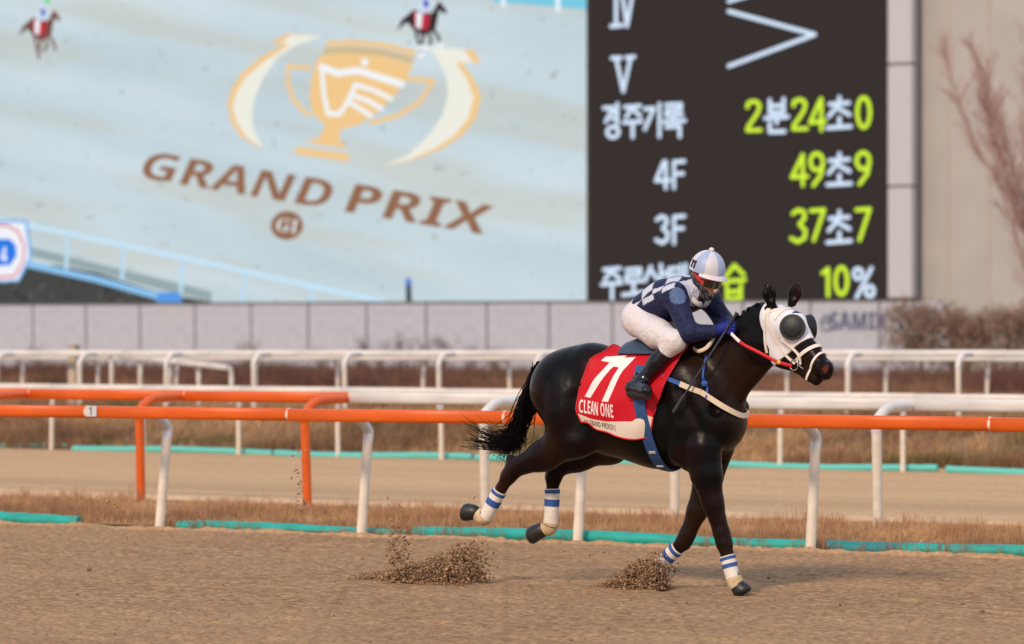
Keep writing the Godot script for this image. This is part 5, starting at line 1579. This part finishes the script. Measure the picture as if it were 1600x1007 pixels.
	for i in 31:
		var f := i / 30.0
		var ph := lerpf(deg_to_rad(48), deg_to_rad(312), f)
		var d := Vector3(0, cos(ph), sin(ph))
		var low := 0.5 - 0.5 * cos(ph)
		var x := lerpf(Vector3(0.1568, 1.421, 0.27).x, Vector3(0.2332, 0.843, 0.1).x, pow(low, 1.6))
		pts.append(TRUNK.march(Vector3(x, 1.3, 0), d, lerpf(0.044, 0.012, smoothstep(0.4, 0.9, low))))
		outs.append(d)
	var girth := part("girth", ribbon(pts, outs, 0.085, 0.004), mat(sc(38, 74, 124), 0.65), sd)
	for i in [11, 13, 15]:
		part("keeper", ribbon([pts[i] + outs[i] * 0.006, pts[i].lerp(pts[i + 1], 0.25) + outs[i] * 0.006], [outs[i], outs[i]], 0.05, 0.004), mat(sc(190, 186, 180), 0.4), girth)
	for s in [1.0, -1.0]:
		var top := Vector3(0.2078, 1.585, 0.2) * Vector3(1, 1, s)
		var foot := Vector3(0.15, 1.369, 0.33) * Vector3(1, 1, s)
		part("stirrup_leather", ribbon([top, top.lerp(foot, 0.5) + Vector3(0, 0, 0.02 * s), foot + Vector3(0, 0.12, 0)], [Vector3(0, 0, s), Vector3(0, 0, s), Vector3(0, 0, s)], 0.02, 0.003), mat(sc(30, 28, 30), 0.5), sd)
		var iron := []
		for i in 13:
			var an := PI * i / 12.0
			iron.append(foot + Vector3(cos(an) * 0.05, sin(an) * 0.11 - 0.005, 0))
		iron.append(iron[0])
		part("stirrup_iron", tube_mesh(iron, same(0.006, 14), 6), mat(sc(70, 70, 74), 0.35), sd)
	# --- breastplate ---
	var bp := on_horse("breastplate", "cream breast strap with blue ends round the horse's chest", "strap")
	for s in [1.0, -1.0]:
		for l in [[[Vector3(0.3136, 1.474, 0.25), Vector3(0.3822, 1.452, 0.25), Vector3(0.4995, 1.41, 0.25)], sc(52, 92, 160), 0.028], [[Vector3(0.4605, 1.423, 0.25), Vector3(0.5287, 1.395, 0.25), Vector3(0.6016, 1.368, 0.25)], sc(224, 204, 176), 0.036], [[Vector3(0.5901, 1.617, 0.2), Vector3(0.5908, 1.531, 0.22), Vector3(0.6061, 1.45, 0.24), Vector3(0.6352, 1.398, 0.24), Vector3(0.6356, 1.329, 0.25)], sc(48, 88, 160), 0.014]]:
			pts = []
			outs = []
			for p in curve(l[0], 6):
				var hit := TRUNK.drop(Vector3(p.x, p.y, 0.7 * s), Vector3(0, 0, -s), 0.012)
				if hit == Vector3.INF: continue
				pts.append(hit)
				outs.append(Vector3(0, 0, s))
			part("strap", ribbon(pts, outs, l[2], 0.004), mat(l[1], 0.65), bp)
		pts = []
		outs = []
		var from := Vector3(0.6016, 1.368, 0.25)
		var chest := Vector3(0.8171, 1.206, 0)
		for i in 17:
			var an := lerpf(PI / 2, 0.0, i / 16.0)
			var d := Vector3(cos(an), 0.0, sin(an) * s)
			pts.append(TRUNK.march(Vector3(from.x, lerpf(from.y, chest.y, sin(PI / 2 * i / 16.0)), 0), d, 0.012))
			outs.append(d)
		part("strap", ribbon(pts, outs, 0.036, 0.004), mat(sc(224, 204, 176), 0.65), bp)
	var kn := TRUNK.drop(Vector3(0.6207, 1.424, 0.24) + Vector3(0, 0, 0.5), Vector3(0, 0, -1), 0.02)
	st = st_new()
	st.set_smooth_group(0)
	lathe(st, kn - Vector3(0, 0.022, 0), Vector3.UP, [Vector2(0, 0.001), Vector2(0.004, 0.018), Vector2(0.022, 0.026), Vector2(0.04, 0.018), Vector2(0.044, 0.001)], 10)
	part("knot", flat(st), mat(sc(48, 88, 160), 0.65), bp)
	# --- neck strap, reins and whip ---
	var ns := on_horse("neck_strap", "cream neck strap looped under the jockey's hands", "strap")
	part("loop", tube_mesh(curve([Vector3(0.48, 1.66, 0.12), Vector3(0.5557, 1.643, 0.19), Vector3(0.6193, 1.665, 0.2), Vector3(0.647, 1.717, 0.16), Vector3(0.6293, 1.768, 0.06)], 5), same(0.014, 21), 8, 0.5), mat(sc(226, 206, 180), 0.6), ns)
	var rn := on_horse("reins", "red and white reins from the bit to the jockey's gloves", "reins")
	for s in [1.0, -1.0]:
		var bit: Vector3 = HEAD.drop(Vector3(1.218, 1.546, 0.1128) + Vector3(-0.2079, 0, 0.978) * (0.4 * s - 0.06), Vector3(0.2079 * s, 0, -0.978 * s), 0.024)
		var hand := Vector3(0.7925, 1.76, 0.17) * Vector3(1, 1, s)
		var mid := bit.lerp(hand, 0.5) + Vector3(0, -0.012, 0.06 * s)
		var p := curve([hand, hand.lerp(mid, 0.45) + Vector3(0, -0.012, 0.015 * s), mid, bit.lerp(mid, 0.4) + Vector3(0, -0.01, 0.01 * s), bit], 6)
		part("grip", tube_mesh(p.slice(0, 6), same(0.0125, 6), 8, 0.6), mat(sc(236, 226, 220), 0.6), rn)
		part("rein", tube_mesh(p.slice(5), same(0.0115, p.size() - 5), 8, 0.6), mat(sc(206, 20, 34), 0.55), rn)
		part("rein_stop", tube_mesh([p[-7], p[-6]], same(0.015, 2), 8, 0.7), mat(sc(226, 180, 60), 0.5), rn)
	var wp := on_horse("whip", "slim black riding whip held against the horse's shoulder", "whip")
	var tip := Vector3(0.4506, 1.23, 0.36)
	var grip := Vector3(0.769, 1.794, 0.19)
	part("shaft", tube_mesh([grip, grip.lerp(tip, 0.5) + Vector3(0, -0.01, 0.01), grip.lerp(tip, 0.78)], [0.009, 0.007, 0.006], 8), mat(sc(34, 38, 62), 0.45), wp)
	part("flap", tube_mesh([grip.lerp(tip, 0.77), grip.lerp(tip, 0.8), grip.lerp(tip, 0.97), tip], [0.007, 0.013, 0.014, 0.009], 8, 0.45), mat(sc(28, 27, 30), 0.5), wp)
	part("handle", tube_mesh([grip + (grip - tip).normalized() * 0.13, grip + (grip - tip).normalized() * 0.11, grip], [0.014, 0.011, 0.010], 8), mat(sc(26, 26, 28), 0.5), wp)

# ---------- the jockey ----------
func jockey() -> void:
	var o := thing("person", "crouching jockey in navy and white checked silks, white breeches and a striped cap", "person", HORSE_U, 1.3, HORSE_V)
	var flip := Vector3(1, 1, -1)
	var hip := Vector3(0.0644, 0.5338, 0.1)
	var knee := Vector3(0.4125, 0.4079, 0.27)
	var calf := Vector3(0.2913, 0.2693, 0.3)
	var ankle := Vector3(0.1894, 0.1347, 0.33)
	var sh_n := Vector3(0.3566, 0.7158, 0.165)
	var el_n := Vector3(0.5141, 0.4641, 0.25)
	var wr_n := Vector3(0.6768, 0.4771, 0.18)
	var sh_f := Vector3(0.4215, 0.7271, -0.18)
	var el_f := Vector3(0.5237, 0.5471, -0.24)
	var wr_f := Vector3(0.6344, 0.5074, -0.12)
	# head frame: looks ahead and a little towards the camera, chin down
	var hc := Vector3(0.5103, 0.8296, 0)
	var hb := Basis(Vector3.UP, -0.30) * Basis(Vector3.BACK, -0.30)
	var hp := func(x: float, y: float, z: float) -> Vector3: return hc + hb * Vector3(x, y, z)
	var torso := func(b: Blob) -> void:
		b.chain([[Vector3(0.005, 0.5736, 0), 0.105], [Vector3(0.09, 0.6262, 0), 0.105], [Vector3(0.2143, 0.6872, 0), 0.122], [Vector3(0.3332, 0.726, 0), 0.115]], 1.15, 0.08)
		b.add(sh_n, sh_f, 0.072, 0.072, 1.0, 0.08)
		b.add(Vector3(0.3578, 0.7521, 0), Vector3(0.4465, 0.7908, 0), 0.06, 0.056, 1.0, 0.05)
	var arms := func(b: Blob) -> void:
		b.chain([[sh_n, 0.07], [el_n, 0.05], [wr_n, 0.033]], 1.0, 0.04)
		b.chain([[sh_f, 0.07], [el_f, 0.05], [wr_f, 0.033]], 1.0, 0.04)
	var legs := func(b: Blob) -> void:
		b.add(Vector3(0.0381, 0.5558, 0.07), Vector3(-0.0381, 0.5562, -0.07), 0.104, 0.104, 1.0, 0.06)
		for s in [Vector3.ONE, flip]:
			b.chain([[hip * s, 0.094], [hip.lerp(knee, 0.5) * s + Vector3(0, -0.012, 0), 0.086], [knee * s, 0.062], [calf * s, 0.046], [ankle * s, 0.034]], 1.0, 0.04)
	var skull := func(b: Blob) -> void:
		b.add(hp.call(-0.02, 0.02, 0), hp.call(0.01, 0.025, 0), 0.088, 0.086, 0.88, 0.03)
		b.add(hp.call(0.02, -0.03, 0), hp.call(0.045, -0.085, 0), 0.072, 0.045, 0.85, 0.04)
		b.add(hp.call(0.085, -0.015, 0), hp.call(0.112, -0.05, 0), 0.012, 0.018, 1.0, 0.02)
		b.add(hp.call(-0.03, -0.04, 0), Vector3(0.417, 0.7779, 0), 0.058, 0.058, 1.0, 0.04)
		for s in [1.0, -1.0]:
			b.add(hp.call(-0.01, -0.025, 0.077 * s), hp.call(-0.012, 0.01, 0.08 * s), 0.014, 0.018, 0.5, 0.01)
			b.add(hp.call(0.078, 0.0, 0.034 * s), hp.call(0.08, 0.0, 0.034 * s), 0.016, 0.016, 1.0, 0.015, 1.0)
	var body := Blob.new()
	torso.call(body)
	arms.call(body)
	legs.call(body)
	for s in [Vector3.ONE, flip]: body.add(ankle * s, Vector3(0.2309, 0.0966, 0.37) * s, 0.03, 0.026, 1.0, 0.03)
	skull.call(body)
	var skin := func(_p: Vector3, _n: Vector3) -> Color: return Color(0.56, 0.30, 0.19)
	part("body", body.mesh(0.011, [], skin), mat(Color.WHITE, 0.55, true), o)
	# --- silks: navy, white checks over the back and below the collar, pale blue shoulder patch ---
	var shirt := Blob.new()
	torso.call(shirt)
	arms.call(shirt)
	shirt.off = 0.012
	var fold := FastNoiseLite.new()
	fold.frequency = 6.0
	var back_dir: Vector3 = (Vector3(0.3628, 0.8525, 0) - Vector3(-0.02, 0.6881, 0)).normalized()
	var upd := Vector3(-back_dir.y, back_dir.x, 0)
	var origin := Vector3(0, 0.6704, 0)
	var tint := func(p: Vector3, _n: Vector3) -> Color:
		var navy := Color(0.008, 0.012, 0.055)
		var pale := Color(0.60, 0.61, 0.70)
		var q := p - origin
		var s := q.dot(back_dir)
		var h := q.dot(upd)
		var arm_d := minf(Geometry3D.get_closest_point_to_segment(p, sh_n, el_n).distance_to(p), Geometry3D.get_closest_point_to_segment(p, el_n, wr_n).distance_to(p))
		arm_d = minf(arm_d, minf(Geometry3D.get_closest_point_to_segment(p, sh_f, el_f).distance_to(p), Geometry3D.get_closest_point_to_segment(p, el_f, wr_f).distance_to(p)))
		var cap := Vector3(0.4259, 0.7192, 0.24)
		if p.distance_to(cap) < 0.062: return Color(0.10, 0.15, 0.30)
		if arm_d < 0.092 and s > 0.16: return navy
		if h > -0.06 or h < -0.22 or s > 0.40:
			var a := int(floor(s / 0.1)) + int(floor(p.z / 0.1 + 0.5)) + (0 if h > -0.02 else 1)
			return pale if posmod(a, 2) == 0 else navy
		return navy
	part("shirt", shirt.mesh(0.008, [Plane(Vector3(-1, -0.45, 0).normalized(), Vector3(-1, -0.45, 0).normalized().dot(Vector3(-0.02, 0.6617, 0)))], tint), relief(mat(Color.WHITE, 0.55, true, 0.4), 62, 0.018, 4, 2.6), o)
	# collar of the undershirt
	part("collar", tube_mesh(curve([Vector3(0.3948, 0.7643, 0.07), Vector3(0.4499, 0.7029, 0.1), Vector3(0.4877, 0.6595, 0.06), Vector3(0.455, 0.669, -0.04)], 5), same(0.02, 16), 8, 0.6), mat(sc(206, 196, 190), 0.7), o)
	# --- breeches ---
	var cutp: Vector3 = knee.lerp(ankle, 0.36)
	var br := Blob.new()
	br.add(Vector3(0.0381, 0.5558, 0.07), Vector3(-0.0381, 0.5562, -0.07), 0.104, 0.104, 1.0, 0.06)
	for s in [Vector3.ONE, flip]:
		br.chain([[hip * s, 0.094], [hip.lerp(knee, 0.5) * s + Vector3(0, -0.012, 0), 0.086], [knee * s, 0.062], [cutp * s, 0.038]], 1.0, 0.04)
	br.add(Vector3(0.005, 0.5736, 0), Vector3(0.065, 0.6131, 0), 0.104, 0.10, 1.15, 0.06)
	br.off = 0.011
	var wv := func(p: Vector3, _n: Vector3) -> Color:
		var g := 1.0 - 0.05 * absf(fold.get_noise_3d(p.x, p.y * 2.0, p.z))
		return Color(0.72 * g, 0.655 * g, 0.645 * g)
	var shin: Vector3 = (ankle - knee).normalized()
	part("breeches", br.mesh(0.0085, [], wv), relief(mat(Color.WHITE, 0.6, true, 0.35), 63, 0.018, 4, 1.8), o)
	# --- boots: shaft, foot, sole ---
	for s in [Vector3.ONE, flip]:
		var b := Blob.new()
		b.chain([[knee.lerp(ankle, 0.26) * s, 0.06], [calf * s, 0.056], [ankle * s, 0.043]], 1.0, 0.03)
		var heel: Vector3 = Vector3(0.1209, 0.0953, 0.34) * s
		var toe: Vector3 = Vector3(0.2884, 0.0765, 0.44) * s
		b.add(ankle * s, heel, 0.043, 0.038, 1.0, 0.03)
		b.add(ankle * s + Vector3(0, -0.02, 0), toe, 0.046, 0.034, 1.0, 0.035)
		b.add(heel, toe, 0.04, 0.034, 1.0, 0.03)
		var up := Plane(-Vector3(shin.x, shin.y, 0).normalized(), -Vector3(shin.x, shin.y, 0).normalized().dot(knee.lerp(ankle, 0.27)))
		var bt := part("boot", b.mesh(0.008, [up, Plane(Vector3(0, -1, 0), -(heel.y - 0.032))], func(_p: Vector3, _n: Vector3) -> Color: return Color(0.006, 0.0065, 0.008)), relief(mat(Color.WHITE, 0.16, true, 0.5), 64, 0.02, 4, 0.45), o)
		var st := st_new()
		tube(st, [heel + Vector3(-0.01, -0.036, 0), heel.lerp(toe, 0.5) + Vector3(0, -0.034, 0), toe + Vector3(0.01, -0.03, 0)], [0.034, 0.036, 0.03], 10, 1.0)
		part("sole", st.commit(), mat(sc(28, 26, 26), 0.6), bt)
	# --- gloves, fingers closed round the reins ---
	for g in [[wr_n, Vector3(0.7587, 0.4943, 0.17), 1.0], [wr_f, Vector3(0.6837, 0.5031, -0.1), -1.0]]:
		var b := Blob.new()
		var w: Vector3 = g[0]
		var c: Vector3 = g[1]
		var d := (c - w).normalized()
		var sd: float = g[2]
		b.add(w, w.lerp(c, 0.5), 0.036, 0.036, 1.0, 0.02)
		b.add(w.lerp(c, 0.55) + Vector3(0, 0.012, 0), c + Vector3(0, 0.012, 0), 0.036, 0.034, 0.8, 0.02)
		for i in 4:
			var k := c + d * 0.012 + Vector3(0, 0.034 - 0.021 * i, 0.006 * sd)
			var ln: float = [0.036, 0.041, 0.038, 0.03][i]
			var k2 := k + d * ln + Vector3(0, -0.006, -0.010 * sd)
			var k3 := k2 + Vector3(-0.012, -0.012, -0.028 * sd)
			b.add(k, k2, 0.0115, 0.011, 1.0, 0.006)
			b.add(k2, k3, 0.011, 0.010, 1.0, 0.006)
			b.add(k3, k3 - d * 0.028, 0.010, 0.009, 1.0, 0.006)
		var t0 := w.lerp(c, 0.6) + Vector3(0, 0.034, -0.012 * sd)
		b.add(t0, t0 + d * 0.035 + Vector3(0, 0.014, -0.012 * sd), 0.014, 0.012, 1.0, 0.008)
		b.add(t0 + d * 0.035 + Vector3(0, 0.014, -0.012 * sd), t0 + d * 0.066 + Vector3(0, 0.004, -0.016 * sd), 0.012, 0.0095, 1.0, 0.006)
		var gl := part("glove", b.mesh(0.0045, [], func(_p: Vector3, _n: Vector3) -> Color: return Color(0.01, 0.018, 0.2)), mat(Color.WHITE, 0.6, true, 0.35), o)
		part("cuff", tube_mesh([w - d * 0.012, w, w + d * 0.006], [0.043, 0.045, 0.043], 14), mat(sc(220, 216, 220), 0.7), gl)
	# --- face mask, goggles, cap ---
	var mk := Blob.new()
	skull.call(mk)
	mk.off = 0.006
	var mn: Vector3 = hb * Vector3(0.72, 0.69, 0)
	var flake := FastNoiseLite.new()
	flake.frequency = 40.0
	part("face_mask", mk.mesh(0.005, [Plane(mn.normalized(), mn.normalized().dot(hp.call(0.06, -0.052, 0)))], func(p: Vector3, _n: Vector3) -> Color: return Color(0.018, 0.018, 0.02) if flake.get_noise_3dv(p) < 0.22 else Color(0.16, 0.16, 0.17)), mat(Color.WHITE, 0.7, true), o)
	var gg := Node3D.new()
	gg.name = "goggles"
	o.add_child(gg)
	var strap_p := []
	var strap_o := []
	var lens_p := []
	var lens_o := []
	for i in 33:
		var an := lerpf(-PI * 0.98, PI * 0.98, i / 32.0)
		var f := Vector3(cos(an), 0, sin(an))
		var up := -0.004 + 0.06 * clampf((absf(an) - 1.0) / 1.5, 0, 1)
		var p := Vector3(cos(an) * 0.108, up, sin(an) * 0.093)
		strap_p.append(hp.call(p.x, p.y, p.z))
		strap_o.append(hb * f)
		if absf(an) < 1.05:
			lens_p.append(hp.call(p.x + 0.006 * cos(an), up - 0.004, p.z * 1.04))
			lens_o.append(hb * f)
	part("strap", ribbon(strap_p.slice(0, 12), strap_o.slice(0, 12), 0.024, 0.003), mat(sc(196, 24, 40), 0.55), gg)
	part("strap", ribbon(strap_p.slice(21), strap_o.slice(21), 0.024, 0.003), mat(sc(196, 24, 40), 0.55), gg)
	part("frame", ribbon(strap_p.slice(11, 22), strap_o.slice(11, 22), 0.056, 0.005), mat(sc(200, 26, 36), 0.4), gg)
	part("lens", ribbon(lens_p, lens_o, 0.046, 0.005), mat(sc(16, 14, 15), 0.08, false, 0.7), gg)
	var cap := Node3D.new()
	cap.name = "helmet"
	o.add_child(cap)
	cap.position = hc
	cap.basis = hb
	var cols := [sc(208, 204, 208), sc(160, 174, 204)]
	var stn := [st_new(), st_new()]
	for s in 8:
		var st: SurfaceTool = stn[s % 2]
		st.set_smooth_group(0)
		for i in 9:
			for k in 6:
				var q := []
				for w in [[i, k], [i, k + 1], [i + 1, k + 1], [i + 1, k]]:
					var az: float = TAU * (s + w[1] / 6.0) / 8.0 + 0.2
					var el: float = lerpf(-0.12, PI / 2, w[0] / 9.0)
					q.append(Vector3(cos(az) * cos(el) * 0.128 - 0.006, 0.068 + sin(el) * 0.135, sin(az) * cos(el) * 0.118))
				quad(st, q[0], q[3], q[2], q[1])
	for i in 2: part("crown_panels", flat(stn[i]), mat(cols[i], 0.45), cap)
	var pk := st_new()
	pk.set_smooth_group(0)
	for i in 12:
		var ring := []
		for w in [i, i + 1]:
			var az := lerpf(-1.25, 1.25, w / 12.0)
			var inn := Vector3(cos(az) * 0.125 - 0.006, 0.058, sin(az) * 0.116)
			var ou := inn + Vector3(0.05 * cos(az) * cos(az), -0.022, 0.02 * sin(az) * cos(az))
			ring.append([inn, ou])
		quad(pk, ring[0][0], ring[1][0], ring[1][1], ring[0][1])
		quad(pk, ring[0][0] - Vector3(0, 0.006, 0), ring[0][1] - Vector3(0, 0.005, 0), ring[1][1] - Vector3(0, 0.005, 0), ring[1][0] - Vector3(0, 0.006, 0))
		quad(pk, ring[0][1], ring[1][1], ring[1][1] - Vector3(0, 0.005, 0), ring[0][1] - Vector3(0, 0.005, 0))
	part("peak", flat(pk), mat(sc(212, 204, 210), 0.45), cap)
	var bu := st_new()
	bu.set_smooth_group(0)
	lathe(bu, Vector3(-0.006, 0.197, 0), Vector3.UP, [Vector2(0, 0.012), Vector2(0.008, 0.018), Vector2(0.018, 0.018), Vector2(0.026, 0.01), Vector2(0.028, 0.0005)], 14)
	part("button", flat(bu), mat(sc(220, 208, 202), 0.5), cap)
	for s in [0.0, 1.0]:
		var nb := part("number", text_mesh("1", 0.055, 0.004, "Droid Sans", 700), mat(sc(26, 26, 34), 0.6), cap)
		var az: float = 1.95 - s * 0.24
		nb.position = Vector3(cos(az) * 0.127 - 0.006, 0.1, sin(az) * 0.118)
		nb.rotation.y = PI / 2 - az
		nb.rotation.x = -0.25
